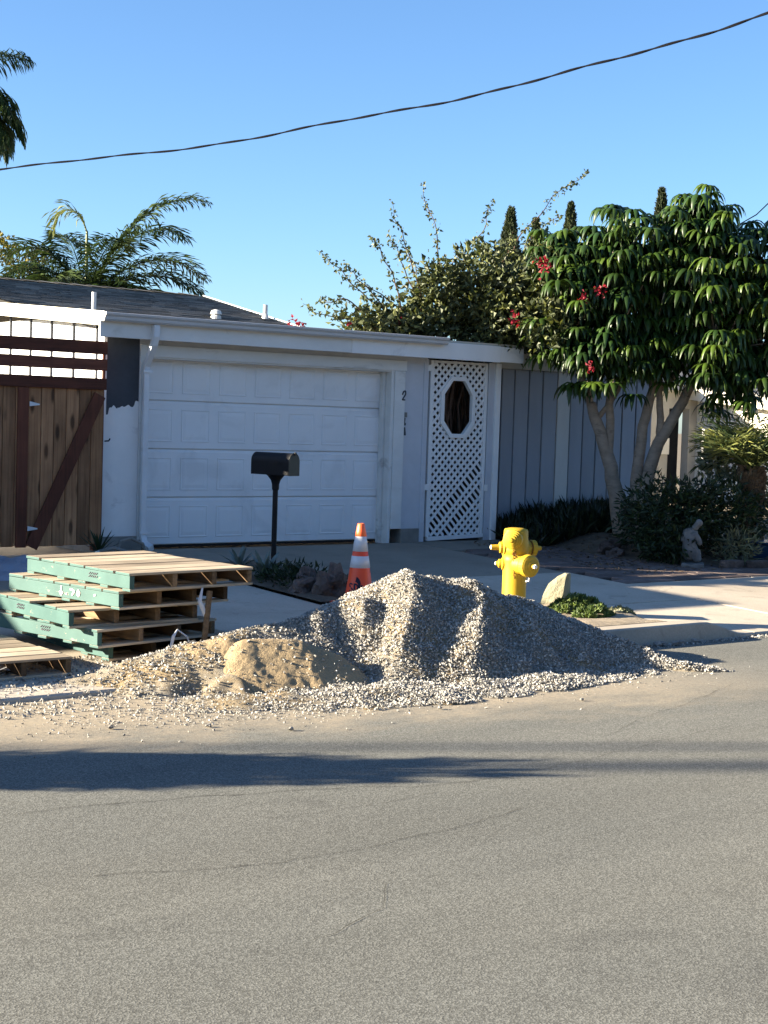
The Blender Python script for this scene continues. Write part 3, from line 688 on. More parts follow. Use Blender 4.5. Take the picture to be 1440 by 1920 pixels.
t = thing('light_block_shrub', (5.3, 15.0, 0), 'unseen leafy shrub added behind the redwood fence to block slat light', 'shrub')  # added out of view, keeps sun through the slats off the mailbox
obj('foliage', cloud((5.3, 15.0, 1.5), (.42, .28, 1.15), 2200, .16, .07, .05, .5, .3, 31), 'shrub', t)
obj('stem', MB().tube([(5.3, 15.0, -.05), (5.3, 15.0, 1.2)], .04, 6), 'bark', t)

# ------------------------------------------------------------------ mailbox
MX, MY, MZ = 8.58, 13.05, G(0, 13.05)+.01
mbx = thing('mailbox', (MX, MY, MZ), 'black arched mailbox on a slim post in front of the garage door', 'mailbox', rz=R(-72))
obj('post', MB().tube([(0, 0, -.1), (0, 0, .82)], .027, 14), 'black', mbx, smooth=False, local=True)
obj('bracket', MB().lathe([(.03, .79), (.036, .80), (.038, .85), (.05, .89), (.085, .935), (.10, .945)], n=20), 'black', mbx, local=True)
n = 14; arc = [(-.085, .0), (.085, .0)]+[(.085*math.cos(math.pi*i/n), .135+.09*math.sin(math.pi*i/n)) for i in range(n+1)]
bz = .945
def arch(x0, x1, k=1): return MB().prism([(a*k, bz+b*k+(1-k)*.1) for a, b in arc], 'x', x0, x1)
bxo = obj('box', arch(-.26, .225), 'black', mbx, local=True, bevel=.003)
obj('door', arch(.226, .235, 1.03), 'olive', mbx, local=True, bevel=.003)
obj('latch', MB().box(.235, .25, -.012, .012, bz+.205, bz+.235), 'black', mbx, local=True)
obj('flag', MB().box(-.02, .12, -.093, -.088, bz+.1, bz+.125), 'black', mbx, local=True)

# ------------------------------------------------------------------ traffic cone with its printed mark
cx, cy = 8.0, 10.79; cz = G(0, cy)
cone = thing('traffic_cone', (cx, cy, cz), 'orange traffic cone with two white bands and navy print behind the gravel', 'cone', rz=0)
ch, r0, r1 = .72, .135, .032
def cr(z): return r0+(r1-r0)*z/ch
obj('base', MB().box(-.19, .19, -.19, .19, 0, .03), 'orange', cone, local=True, bevel=.015)
obj('body', MB().lathe([(cr(.02)+.012, .03), (cr(.04), .045), (cr(.3), .3), (cr(.615), .615)], n=40), 'orange', cone, local=True, smooth=True)
obj('tip', MB().lathe([(cr(.605), .605), (cr(.605)+.004, .612), (cr(.66)+.002, .66), (r1, .715), (r1-.006, .722), (r1-.014, .722), (r1-.016, .66)], n=32), 'orangetop', cone, local=True, smooth=True)
for z0, z1 in ((.335, .437), (.478, .612)):
    obj('reflective_collar', MB().lathe([(cr(z0)-.001, z0-.001), (cr(z0)+.0028, z0), (cr(z1)+.0028, z1), (cr(z1)-.001, z1+.001)], n=40), 'reflect', cone, local=True, smooth=True)
camaz = math.atan2(-cy, -cx)
def onC(u, v):   # u metres to the viewer's right, v height on the cone
    r = cr(v)+.0022; a = camaz+u/r; return (r*math.cos(a), r*math.sin(a), v)
def ribbon(outer, inner):
    n = len(outer); return MB().add([onC(*p) for p in outer]+[onC(*p) for p in inner], [(i, i+1, n+i+1, n+i) for i in range(n-1)])
def arcp(cxx, cyy, rx, ry, a0, a1, n=16): return [(cxx+rx*math.cos(R(a0+(a1-a0)*i/n)), cyy+ry*math.sin(R(a0+(a1-a0)*i/n))) for i in range(n+1)]
lu, lv = -.028, .165       # letter D
obj('print', ribbon(arcp(lu-.01, lv, .034, .038, 90, -90), arcp(lu-.008, lv, .020, .022, 90, -90)), 'navy', cone, local=True)
obj('print', MB().add([onC(lu-.024, lv-.038), onC(lu-.008, lv-.038), onC(lu-.008, lv+.038), onC(lu-.024, lv+.038)], [(0, 1, 2, 3)]), 'navy', cone, local=True)
obj('print', ribbon(arcp(lu-.052, lv+.02, .022, .020, 20, 270), arcp(lu-.052, lv+.02, .010, .008, 20, 270)), 'navy', cone, local=True)   # letter S
obj('print', ribbon(arcp(lu-.052, lv-.019, .022, .020, 90, -160), arcp(lu-.052, lv-.019, .010, .008, 90, -160)), 'navy', cone, local=True)
obj('print', ribbon(arcp(lu-.004, lv+.02, .045, .075, 85, -60), arcp(lu-.012, lv+.02, .030, .03, 85, -60)), 'navy', cone, local=True)   # swirl
obj('print', ribbon(arcp(lu-.004, lv+.02, .060, .088, 5, -100), arcp(lu-.004, lv+.02, .049, .078, 5, -100)), 'navy', cone, local=True)

# ------------------------------------------------------------------ fire hydrant
hx, hy = 8.9, 9.77; hz = -.2
hyd = thing('fire_hydrant', (hx, hy, hz), 'yellow fire hydrant standing behind the gravel heap', 'hydrant')
hl = Vector((-.60, -.80, 0)).normalized(); ca = math.atan2(-hy, -hx)
vw = Vector((math.cos(ca), math.sin(ca), 0)); rg = Vector((-vw.y, vw.x, 0))       # towards viewer, viewer's right
def ax(r_, f_): return (rg*r_+vw*f_).normalized()
obj('barrel', MB().lathe([(.15, -.02), (.15, .02), (.105, .03), (.103, .10), (.103, .42), (.106, .50), (.112, .56)], n=32), 'yellow', hyd, local=True, smooth=True)
b = obj('bonnet', MB().lathe([(.11, .55), (.116, .60), (.112, .66), (.106, .70), (.104, .76), (.098, .775), (.06, .785), (0, .788)], n=28), 'yellow', hyd, local=True, smooth=True)
d1 = ax(-.25, .96); c1 = Vector((0, 0, .69))
obj('bonnet_boss', MB().lathe([(.085, .05), (.083, .118), (.070, .122), (.070, .134), (.056, .137), (.056, .150), (.040, .153), (.040, .165), (.022, .168), (.018, .186), (.006, .188)], c1, d1, 24), 'yellow', b, local=True)
d2 = ax(.80, -.45); c2 = Vector((0, 0, .61))
o2 = obj('hose_outlet', MB().lathe([(.085, 0), (.078, .06), (.066, .10), (.062, .135)], c2, d2, 24), 'yellow', hyd, local=True, smooth=True)
obj('gasket', MB().lathe([(.066, .132), (.066, .142)], c2, d2, 24), 'rust', o2, local=True)
obj('cap', MB().lathe([(.070, .142), (.072, .15), (.070, .185), (.05, .196), (.03, .205), (.022, .208), (.018, .25), (.0, .252)], c2, d2, 20), 'yellow', o2, local=True)
d3 = ax(.62, .78); c3 = Vector((0, 0, .475))
o3 = obj('pumper_outlet', MB().lathe([(.095, 0), (.090, .08), (.082, .12), (.082, .15)], c3, d3, 28), 'yellow', hyd, local=True, smooth=True)
obj('gasket', MB().lathe([(.088, .148), (.088, .158)], c3, d3, 24), 'rust', o3, local=True)
obj('cap', MB().lathe([(.094, .158), (.097, .165), (.095, .215), (.078, .226), (.05, .23), (.045, .236), (.02, .24), (.02, .262), (0, .264)], c3, d3, 28), 'yellow', o3, local=True)
obj('cap_nut', MB().lathe([(.019, .2645), (.019, .285), (.008, .288)], c3, d3, 5), 'paintwhite', o3, local=True)
for zz, ln in ((.615, .215), (.475, .165)):
    d4 = ax(-.97, .25 if zz > .5 else .1); cc = Vector((0, 0, zz)); k = 1 if zz > .5 else .8
    st = obj('valve_stem', MB().lathe([(.07*k, .06), (.066*k, .112), (.05*k, .118), (.048*k, .14), (.026*k, .15), (.022*k, ln)], cc, d4, 18), 'yellow', hyd, local=True)
    obj('stem_nut', MB().lathe([(.020*k, ln-.03), (.021*k, ln+.002), (.008, ln+.01)], cc, d4, 5), 'paintwhite', st, local=True)
def chain(a, b, sag, nm=11):
    a = Vector(a); b = Vector(b); mb = MB(); P = [a.lerp(b, i/nm)+Vector((0, 0, -sag*math.sin(math.pi*i/nm))) for i in range(nm+1)]
    for i in range(nm): 
        m = (P[i]+P[i+1])/2; d = (P[i+1]-P[i]); s = d.normalized().cross(vw if i % 2 else rg).normalized()*.007
        L = [m+d*.65*math.cos(t*math.pi/3)+s*math.sin(t*math.pi/3) for t in range(7)]
        mb.tube(L, .0025, 5, cap=False)
    return mb
obj('chain', chain(rg*-.01+vw*.112+Vector((0, 0, .62)), rg*.06+vw*.13+Vector((0, 0, .40)), .03, 12), 'rust', hyd, local=True)
obj('chain', chain(rg*-.02+vw*.114+Vector((0, 0, .60)), rg*.0+vw*.11+Vector((0, 0, .36)), .0, 11), 'rust', hyd, local=True)
obj('chain_hook', MB().tube([c3+d3*.2+Vector((0, 0, -.10)), c3+d3*.2+Vector((0, 0, -.125)), c3+d3*.16+Vector((0, 0, -.135))], .008, 6), 'paintwhite', hyd, local=True)

# ------------------------------------------------------------------ pallets
def pallet(x, y, z, rz, label, group=None, green=True, lx=1.02, ly=1.20, hh=.122, missing=(), tx=0, ty=0, gaps=()):
    t = thing('wooden_pallet', (x, y, z), label, 'pallet', group, rz=rz); t.rotation_euler = (tx, ty, rz)
    tk = .017; sh = hh-2*tk; nb = 7; bw = ly/nb
    for i in range(nb):
        if i in missing: continue
        w = bw-.013-(.012 if random.random() < .3 else 0); y0 = i*bw+random.uniform(0, .008); e = random.uniform(-.006, .006)
        mb = MB().box(0+e, lx+random.uniform(-.01, .01), y0, y0+w, hh-tk, hh+random.uniform(-.002, .001))
        if green: mb.m[5] = 1
        ob_ = obj('deck_board', mb, ['palletwood', 'green'] if green else ['palletwood'], t, local=True, bevel=.002); ob_.rotation_euler = (random.uniform(-.004, .004)*.5, random.uniform(-.003, .002), random.uniform(-.004, .004)); ob_.location.z = .0015
    for k, sx in enumerate((0.004, lx*.34, lx*.66, lx-.042)):
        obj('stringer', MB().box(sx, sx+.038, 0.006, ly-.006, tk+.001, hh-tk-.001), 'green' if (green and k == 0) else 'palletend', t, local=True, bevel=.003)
    for i, yy in enumerate((0, .28, .56, .84, ly-.1)):
        mb = MB().box(random.uniform(0, .008), lx, yy, yy+.095, 0, tk)
        if green: mb.m[5] = 1
        obj('bottom_board', mb, ['palletwood', 'green'] if green else ['palletwood'], t, local=True, bevel=.002)
    return t
zb0 = -.212; st = .1235; grp = 'pallets stacked on the pavement'
p5 = pallet(4.79, 9.27, zb0, R(4), 'lowest green sided pallet of the stack, mostly in shade', grp, ly=1.3)
p4 = pallet(4.61, 9.08, zb0+st, R(11), 'green sided pallet second from the bottom of the stack', grp, missing=(1, 4), lx=1.04, ly=1.34)
p3 = pallet(4.46, 9.20, zb0+2*st, R(2), 'green sided pallet in the middle of the stack, pushed furthest left', grp, missing=(2,), lx=1.0, ly=1.3)
p2 = pallet(4.76, 9.08, zb0+3*st, R(9), 'green sided pallet second from the top with white paint strokes', grp, lx=.95, ly=1.32)
p1 = pallet(4.81, 9.03, zb0+4*st, R(5), 'topmost pallet of the stack with green side and bare sunlit deck', grp, lx=1.02, ly=1.36)
pl = pallet(3.36, 8.97, -.23, R(0), 'lone low pallet on the pavement in front of the stack', None, green=False, hh=.12)
def strokes(lst, w=.012):
    mb = MB()
    for a, b in lst: mb.bar((.0005, a[0], a[1]), (.0005, b[0], b[1]), w, .003, (1, 0, 0))
    return mb
obj('paint_mark', strokes([((.66, .098), (.66, .040)), ((.66, .036), (.68, .062)), ((.66, .036), (.64, .060)), ((.60, .048), (.59, .050)),
     ((.555, .085), (.53, .085)), ((.53, .085), (.50, .075)), ((.50, .075), (.535, .045)), ((.46, .088), (.44, .070)), ((.44, .070), (.455, .045)), ((.455, .045), (.475, .062)), ((.475, .062), (.46, .088)), ((.28, .07), (.26, .075))]), 'paintwhite', p2, local=True)
for p_, yy in ((p1, .5), (p3, .75), (p4, .62), (p5, .8)):
    obj('stencil', strokes([((yy+random.uniform(0, .015)-.022*k, .075-.02*r), (yy-.012-.022*k, .088-.02*r)) for k in range(5) for r in range(2)], .004), 'gap', p_, local=True)
# plastic wrap scraps and a broken board hanging on the stack
mb = MB(); P = [(5.36, 9.02, .29), (5.33, 9.0, .20), (5.37, 8.98, .10), (5.40, 9.0, .13)]
mb.tube(P, [.006, .016, .018, .006], 5); o = obj('plastic_scrap', mb, 'reflect'); tag(o, 'torn pale plastic wrap caught between the upper pallets', 'plastic wrap')
mb = MB().tube([(5.15, 8.98, .02), (5.11, 8.96, -.02), (5.09, 8.96, -.11), (5.11, 8.95, -.15)], [.005, .012, .010, .006], 5).tube([(5.15, 8.98, .02), (5.22, 8.97, -.03), (5.26, 8.97, -.13)], [.005, .006, .004], 5)
tag(obj('plastic_scrap', mb, 'reflect'), 'loop of pale plastic wrap hanging over the low pallets', 'plastic wrap')
tag(obj('broken_board', MB().bar((5.40, 8.99, .27), (5.32, 8.93, -.17), .035, .02, (0, 1, 0)), 'palletend'), 'dark broken board leaning upright against the pallet stack', 'board')
mb = MB(); mb.add([(3.95, 9.2, -.195), (4.05, 9.12, -.2), (4.2, 9.3, -.19), (4.08, 9.38, -.185), (4.1, 9.25, -.165)], [(0, 1, 4), (1, 2, 4), (2, 3, 4), (3, 0, 4)])
tag(obj('paper_scrap', mb, 'reflect'), 'crumpled white paper scrap inside the lone pallet', 'paper')

# ------------------------------------------------------------------ gravel heap and sand
crest = [(4.1, 8.85, -.26), (4.55, 8.72, -.14), (4.87, 8.62, -.04), (5.26, 8.58, .03), (5.70, 8.62, .075), (6.28, 8.74, .145), (6.60, 8.78, .240), (6.91, 8.78, .355), (7.10, 8.75, .318), (7.34, 8.72, .298), (7.57, 8.66, .250), (7.85, 8.56, .170), (8.15, 8.40, .03), (8.30, 8.10, -.07), (8.40, 7.75, -.155), (8.50, 7.5, -.21), (8.75, 7.25, -.27)]
ctx = np.array([c[0] for c in crest]); cty = np.array([c[1] for c in crest]); ctz = np.array([c[2] for c in crest])
ridges = [(crest, .50), ([(5.3, 8.5, .0), (5.1, 8.2, -.15), (4.75, 8.05, -.25)], .5), ([(4.7, 8.7, -.14), (4.45, 8.45, -.25)], .5)]
# spurs: plan polyline, height, half width, start and end fade
spurs = [([(6.93, 8.78), (6.72, 8.42), (6.35, 8.05), (6.0, 7.72)], .10, .21), ([(7.40, 8.72), (7.30, 8.36), (7.0, 8.02), (6.65, 7.70)], .10, .20), ([(6.45, 8.76), (6.35, 8.5), (6.12, 8.22)], .085, .17), ([(7.62, 8.2), (7.42, 7.85), (7.40, 7.58)], .06, .16), ([(6.1, 8.7), (5.9, 8.4)], .05, .14), ([(7.9, 8.0), (7.75, 7.7), (7.8, 7.5)], .05, .14)]
def spur_h(x, y):
    s_ = 0
    for pl_, am, w_ in spurs:
        best = 9; bt = 0; n_ = len(pl_)-1
        for i_, (a, b_) in enumerate(zip(pl_[:-1], pl_[1:])):
            dx, dy = b_[0]-a[0], b_[1]-a[1]; t = max(0, min(1, ((x-a[0])*dx+(y-a[1])*dy)/(dx*dx+dy*dy)))
            d = math.hypot(x-a[0]-t*dx, y-a[1]-t*dy)
            if d < best: best = d; bt = (i_+t)/n_
        s_ = max(s_, am*max(0, 1-best/w_)*min(1, bt*5+.05)*min(1, (1-bt)*2.5+.3))
    return s_
def seg1(x, y, cr_, sl):
    best = -9.
    for a, b_ in zip(cr_[:-1], cr_[1:]):
        dx, dy = b_[0]-a[0], b_[1]-a[1]
        t = max(0, min(1, ((x-a[0])*dx+(y-a[1])*dy)/(dx*dx+dy*dy)))
        d = math.hypot(x-a[0]-t*dx, y-a[1]-t*dy)
        h = a[2]+(b_[2]-a[2])*t-sl*(math.sqrt(d*d+.002)-.045)
        if h > best: best = h
    return best
def seg_h(x, y): return max(seg1(x, y, c_, q_) for c_, q_ in ridges)
def base_h(x, y): return G(x, y) if not (PX0 < x < 9.7 and KY < y < PY1) else -.12
def pile_h(x, y):
    h = seg_h(x, y)
    if h > ROADZ-.1: h += spur_h(x, y)
    h += .030*fbm(x*2.6+3, y*2.6, 0, 3)+.014*fbm(x*8, y*8, 2, 2)
    dx = (x-6.55)/2.25; dy = (y-7.84)/.72; q = dx*dx+dy*dy+.25*fbm(x*2.2, y*2.2, 6, 3)       # low apron of spilled stone
    ap = ROADZ+.07*max(0, 1-q)+.03*max(0, 1-q*.8)*fbm(x*4, y*4, 5, 3)-.012
    return max(h, ap if q < 1.25 else -9)
sridge = [[(5.30, 8.36, .025), (5.46, 8.32, .03), (5.64, 8.26, .02), (5.80, 8.14, -.05), (5.86, 8.04, -.12)], [(4.92, 8.62, -.035), (5.08, 8.56, .0), (5.24, 8.50, .03)]]
def sand_h(x, y, k):
    h = seg1(x, y, sridge[k], .74); w = x*.7-y*.7
    return h+.016*fbm(x*3.3, y*3.3, k+3, 3)-.012*max(0, N(x*9, y*9, 2))+.0035*N(w*26, (x+y)*6, k)+.0035*fbm(x*34, y*34, 1, 2)
PX = (3.7, 9.2); PYr = (6.95, 9.75); nx, ny = 230, 120
gv, gz = [], {}
pileT = thing('gravel_pile', (6.6, 8.3, ROADZ), 'large heap of crushed grey gravel dumped on the kerb and road', 'gravel pile')
mb = MB(); Hh = np.zeros((ny+1, nx+1))
for j in range(ny+1):
    for i in range(nx+1):
        x = PX[0]+(PX[1]-PX[0])*i/nx; y = PYr[0]+(PYr[1]-PYr[0])*j/ny
        Hh[j, i] = pile_h(x, y)-base_h(x, y)
        gv.append((x, y, max(Hh[j, i], -.03)+base_h(x, y)-.008))
fs = [(j*(nx+1)+i, j*(nx+1)+i+1, (j+1)*(nx+1)+i+1, (j+1)*(nx+1)+i) for j in range(ny) for i in range(nx) if max(Hh[j, i], Hh[j+1, i], Hh[j, i+1], Hh[j+1, i+1]) > -.01]
mb.v = gv; mb.f = fs; mb.m = [0]*len(fs); bmv = obj('heap', mb, 'gravelbed', pileT, smooth=True, fix=False)
P, sz = [], []
for _ in range(190000):
    x = random.uniform(*PX); y = random.uniform(PYr[0], 9.5)
    i = (x-PX[0])/(PX[1]-PX[0])*nx; j = (y-PYr[0])/(PYr[1]-PYr[0])*ny; h = Hh[min(int(j), ny), min(int(i), nx)]
    if h < .002: continue
    ph = pile_h(x, y)
    if max(sand_h(x, y, 0), sand_h(x, y, 1)) > ph+.004+.045*max(0, fbm(x*5, y*5, 11, 3)+.1) and random.random() < .90: continue
    s = random.choice((.005, .006, .007, .008, .009, .011, .014))*random.uniform(.8, 1.15)
    if x < 5.9 and random.random() < .55*min(1, (5.9-x)/.7)+(.35 if fbm(x*3, y*3, 8, 3) > .05 else 0): continue
    P.append((x, y, max(ph, sand_h(x, y, 0), sand_h(x, y, 1))+s*.25)); sz.append(s)
    if len(P) >= 52000: break
obj('stones', scatter_stones(P, np.array(sz)), 'gravel', pileT, kind='stuff')
# spilled stones thinning out over the road and the gutter
P, sz = [], []
for _ in range(60000):
    x = random.gauss(6.3, 1.9); y = 7.95-abs(random.gauss(0, .52)) if random.random() < .8 else random.uniform(8.3, 9.4)
    if not (2.6 < x < 10.6) or y < 5.6: continue
    dx = (x-6.3)/2.6; dy = (y-7.9)/.85
    if random.random() > math.exp(-2.1*(dx*dx*dx*dx+dy*dy*1.4)): continue
    if PX0-.1 < x < 9.95 and y > KY-.02: continue
    s = random.choice((.003, .004, .005, .006, .008, .011))*random.uniform(.8, 1.2); P.append((x, y, G(x, y)+s*.35)); sz.append(s)
    if len(P) >= 14000: break
for _ in range(500):
    x = random.uniform(8.6, 10.6); y = KY-.03-abs(random.gauss(0, .05)); s = random.uniform(.005, .016); P.append((x, y, ROADZ+s*.4)); sz.append(s)
for _ in range(2500):
    x = random.uniform(3.0, 4.9); y = random.uniform(8.0, 9.5); s = random.uniform(.005, .016); P.append((x, y, G(x, y)+s*.4)); sz.append(s)
tag(obj('loose_gravel', scatter_stones(P, np.array(sz)), 'gravel', kind='stuff'), 'loose gravel scattered over the road round the heap', 'gravel')
def sandheap(k, x0, x1, y0, y1, label):
    n = 110; mb = MB(); V = []; up_ = []
    for j in range(n+1):
        for i in range(n+1):
            x = x0+(x1-x0)*i/n; y = y0+(y1-y0)*j/n; h = sand_h(x, y, k); p = pile_h(x, y); up_.append(h > p-.03); V.append((x, y, h))
    mb.v = V; mb.f = [f for f in ((j*(n+1)+i, j*(n+1)+i+1, (j+1)*(n+1)+i+1, (j+1)*(n+1)+i) for j in range(n) for i in range(n)) if any(up_[q] for q in f)]; mb.m = [0]*len(mb.f)
    return tag(obj('sand_heap', mb, 'sand', smooth=True, fix=False), label, 'sand')
sandheap(0, 4.85, 6.25, 7.55, 8.65, 'large tan sand lump on the front of the gravel heap')
sandheap(1, 4.65, 5.5, 8.2, 8.9, 'small tan sand lump at the left end of the gravel heap')

# ------------------------------------------------------------------ rocks, succulents, agaves
def rock(name, loc, size, seed, m, label, group=None, sub=3, rough=.4, rot=(0, 0, 0)):
    V, F = rock_mesh(1, rough, seed, sub); V = V*np.array(size); Rm = np.array(Matrix.Rotation(rot[2], 3, 'Z')@Matrix.Rotation(rot[1], 3, 'Y')@Matrix.Rotation(rot[0], 3, 'X'))
    V = V@Rm.T+np.array(loc); return tag(obj(name, (V, F), m), label, 'rock', group)
# standing stone: a pale slab with one flat lit face and a shaded edge
sv = Vector((9.49, 9.87, -.2)); cs = math.atan2(-sv.y, -sv.x); f_ = Vector((math.cos(cs), math.sin(cs), 0)); r_ = Vector((-f_.y, f_.x, 0))
prof = [(-.115, 0), (-.13, .12), (-.115, .22), (-.075, .31), (.0, .385), (.06, .415), (.10, .41), (.105, .30), (.10, .15), (.09, 0)]
bm = bmesh.new(); fr = [bm.verts.new(sv+r_*(a*.92-.03+.05*(b_/.4))+f_*(.06-.03*b_)+Vector((0, 0, b_-.04))) for a, b_ in prof]
bkv = [bm.verts.new(sv+r_*(a+.03)+f_*(-.12+.03*b_)+Vector((0, 0, b_*.97-.04))) for a, b_ in prof]
rid = [bm.verts.new(sv+r_*(.035+.06*(b_/.4))+f_*(.10-.02*b_)+Vector((0, 0, b_-.04))) for b_ in (0, .12, .24, .36, .405)]
bmesh.ops.convex_hull(bm, input=bm.verts); bmesh.ops.delete(bm, geom=[v for v in bm.verts if not v.link_faces], context='VERTS')
bmesh.ops.subdivide_edges(bm, edges=bm.edges, cuts=2, use_grid_fill=True)
for v in bm.verts: v.co += Vector((N(*(v.co*7)), N(*(v.co*7+Vector((5, 0, 0)))), N(*(v.co*7+Vector((0, 5, 0))))))*.012
me = bpy.data.meshes.new('standing_stone'); bm.to_mesh(me); bm.free(); me.materials.append(MT['rockpale']); o = bpy.data.objects.new('standing_stone', me); COL.objects.link(o)
tag(o, 'upright pale pointed boulder right of the fire hydrant', 'rock')
gr = 'rocks edging the mailbox bed'
for i, (x, y, s, h) in enumerate(((8.02, 11.25, .15, .13), (8.16, 11.38, .12, .17), (7.93, 11.52, .12, .09), (8.25, 11.12, .11, .08), (8.05, 11.68, .11, .14))):
    rock('dark_rock', (x, y, G(x, y)+h*.5), (s, s*.8, h), i+3, 'rockdark', 'dark craggy rock among those edging the bed beside the traffic cone', gr, rough=.5, rot=(random.uniform(-.4, .4), random.uniform(-.4, .4), random.uniform(0, 6)))
rock('white_stone', (9.55, 9.18, -.12), (.075, .05, .04), 21, 'rockpale', 'small white stone at the foot of the succulents', rough=.25)
for i in range(9): rock('cobble', (8.75+i*.11+random.uniform(-.04, .04), KY-.05-random.uniform(0, .05), ROADZ+.02), (random.uniform(.02, .035),)*2+(.018,), 30+i, 'rockgrey', 'small grey cobble lying in the gutter below the kerb', 'cobbles in the gutter', sub=2, rough=.35)
for i, (x, y) in enumerate(((5.2, 7.55), (4.4, 7.3), (3.9, 7.5), (6.9, 6.9), (5.9, 7.1), (4.75, 7.0))): rock('loose_stone', (x, y, ROADZ+.012), (.015, .012, .010), 50+i, 'rockgrey', 'single stone lying apart on the dusty road in front of the heap', 'stray stones on the road', sub=2)

def succulent(c, n, rad, h, m, label, sz=.04):
    t = thing('succulent', c, label, 'succulent'); Ps, Ds = [], []; lst = []
    for i in range(n):
        a = random.uniform(0, 2*math.pi); r = rad*math.sqrt(random.random()); zc = h*(1-(r/rad)**2)*random.uniform(.6, 1.1)
        o = np.array((c[0]+r*math.cos(a), c[1]+r*.62*math.sin(a), c[2]+zc)); k = 9
        d = rdir(k, .8); d[:, 2] = np.abs(d[:, 2]); lst.append(blades(np.repeat(o[None], k, 0), d, rdir(k), np.full(k, sz*random.uniform(.7, 1.3)), np.full(k, sz*.55), .3))
    obj('rosettes', joinmesh(lst), m, t, kind='stuff'); return t
succulent((9.40, 9.50, -.12), 260, .30, .12, 'succ', 'low green succulent mat beside the standing stone')
succulent((9.62, 9.22, -.15), 60, .16, .06, 'greyleaf', 'sparse grey succulent sprawling at the kerb edge right of the mat', .045)
succulent((9.25, 9.15, -.13), 90, .2, .08, 'succ', 'pale green succulent clump at the foot of the gravel heap', .045)
def agave(c, n, L, label, m='agave', wd=.16, group=None, lean=1.0, name='agave'):
    t = thing(name, c, label, name.replace('_', ' '), group)
    for i in range(n):
        a = i*2.39996+random.uniform(-.2, .2); el = R(78)-R(55)*(i/n)*lean; d = Vector((math.cos(a)*math.cos(el), math.sin(a)*math.cos(el), math.sin(el)))
        s = Vector((-math.sin(a), math.cos(a), 0)); u = s.cross(d) if s.cross(d).z > 0 else d.cross(s); l = L*random.uniform(.75, 1.1); mb = MB(); V = []
        for k in range(6):
            q = k/5; w = l*wd*(math.sin(math.pi*(q*.75+.2))**.8)*(1 if q < 1 else .04); p = Vector(c)+d*l*q+Vector((0, 0, -.10*l*q*q))
            V += [p-s*w*.5+u*w*.22, p, p+s*w*.5+u*w*.22]
        mb.add(V, [(k*3+j, k*3+j+1, k*3+j+4, k*3+j+3) for k in range(5) for j in range(2)]); obj('leaf', mb, m, t, smooth=True, fix=False)
    return t
agave((8.02, 12.35, G(0, 12.4)+.02), 16, .34, 'larger blue grey agave beside the corner of the pallet stack')
agave((8.18, 13.05, G(0, 13)+.02), 12, .26, 'smaller blue grey agave in front of the garage door')
agave((7.28, 14.35, 0), 22, .30, 'dark spiky plant at the foot of the redwood fence', 'shrub', .10, name='yucca')
t = thing('low_shrub', (8.1, 12.0, -.1), 'low grey green foliage between mailbox post and rocks', 'shrub')
obj('foliage', joinmesh([cloud((8.12, 12.0, -.05), (.3, .5, .14), 900, .07, .02, .2, .6), cloud((8.3, 11.7, -.07), (.25, .3, .09), 500, .05, .02, .2, .6)]), 'shrub', t)
# forecourt clutter by the fence
def lump(name, c, r, h, m, label, cat, seed, n=26):
    mb = MB(); V = []
    for j in range(n+1):
        for i in range(n+1):
            u = -1+2*i/n; v = -1+2*j/n; d = math.hypot(u, v); x = c[0]+u*r[0]; y = c[1]+v*r[1]
            V.append((x, y, G(x, y)-.01+max(0, 1-d)**.6*h*(1+.6*fbm(u*2.5+seed, v*2.5, seed, 3))))
    mb.v = V; mb.f = [(j*(n+1)+i, j*(n+1)+i+1, (j+1)*(n+1)+i+1, (j+1)*(n+1)+i) for j in range(n) for i in range(n)]; mb.m = [0]*len(mb.f)
    return tag(obj(name, mb, m, fix=False), label, cat)
lump('tarp', (6.0, 13.6, 0), (.75, .7, 0), .13, 'tarp', 'blue grey tarp crumpled on the forecourt beside the fence', 'tarp', 3)
lump('soil_heap', (6.6, 13.2, 0), (.5, .45, 0), .15, 'soil', 'small dark soil heap behind the pallet stack', 'soil', 5)
mb = MB().tube([(7.45, 14.3, 0), (7.5, 14.3, .13), (7.62, 14.3, .16), (7.76, 14.3, .1), (7.8, 14.3, 0)], .018, 7).tube([(7.2, 14.3, .02), (7.4, 14.25, .07), (7.55, 14.2, .02)], .02, 7)
tag(obj('hose_coil', mb, 'found'), 'looped grey hose lying against the garage corner', 'hose')
tag(obj('stake', MB().bar((6.83, 13.4, -.05), (6.80, 13.45, .12), .035, .02).bar((6.87, 13.38, -.05), (6.81, 13.45, .12), .03, .02), 'paintwhite'), 'short white wooden stake sticking up behind the top pallet', 'stake')

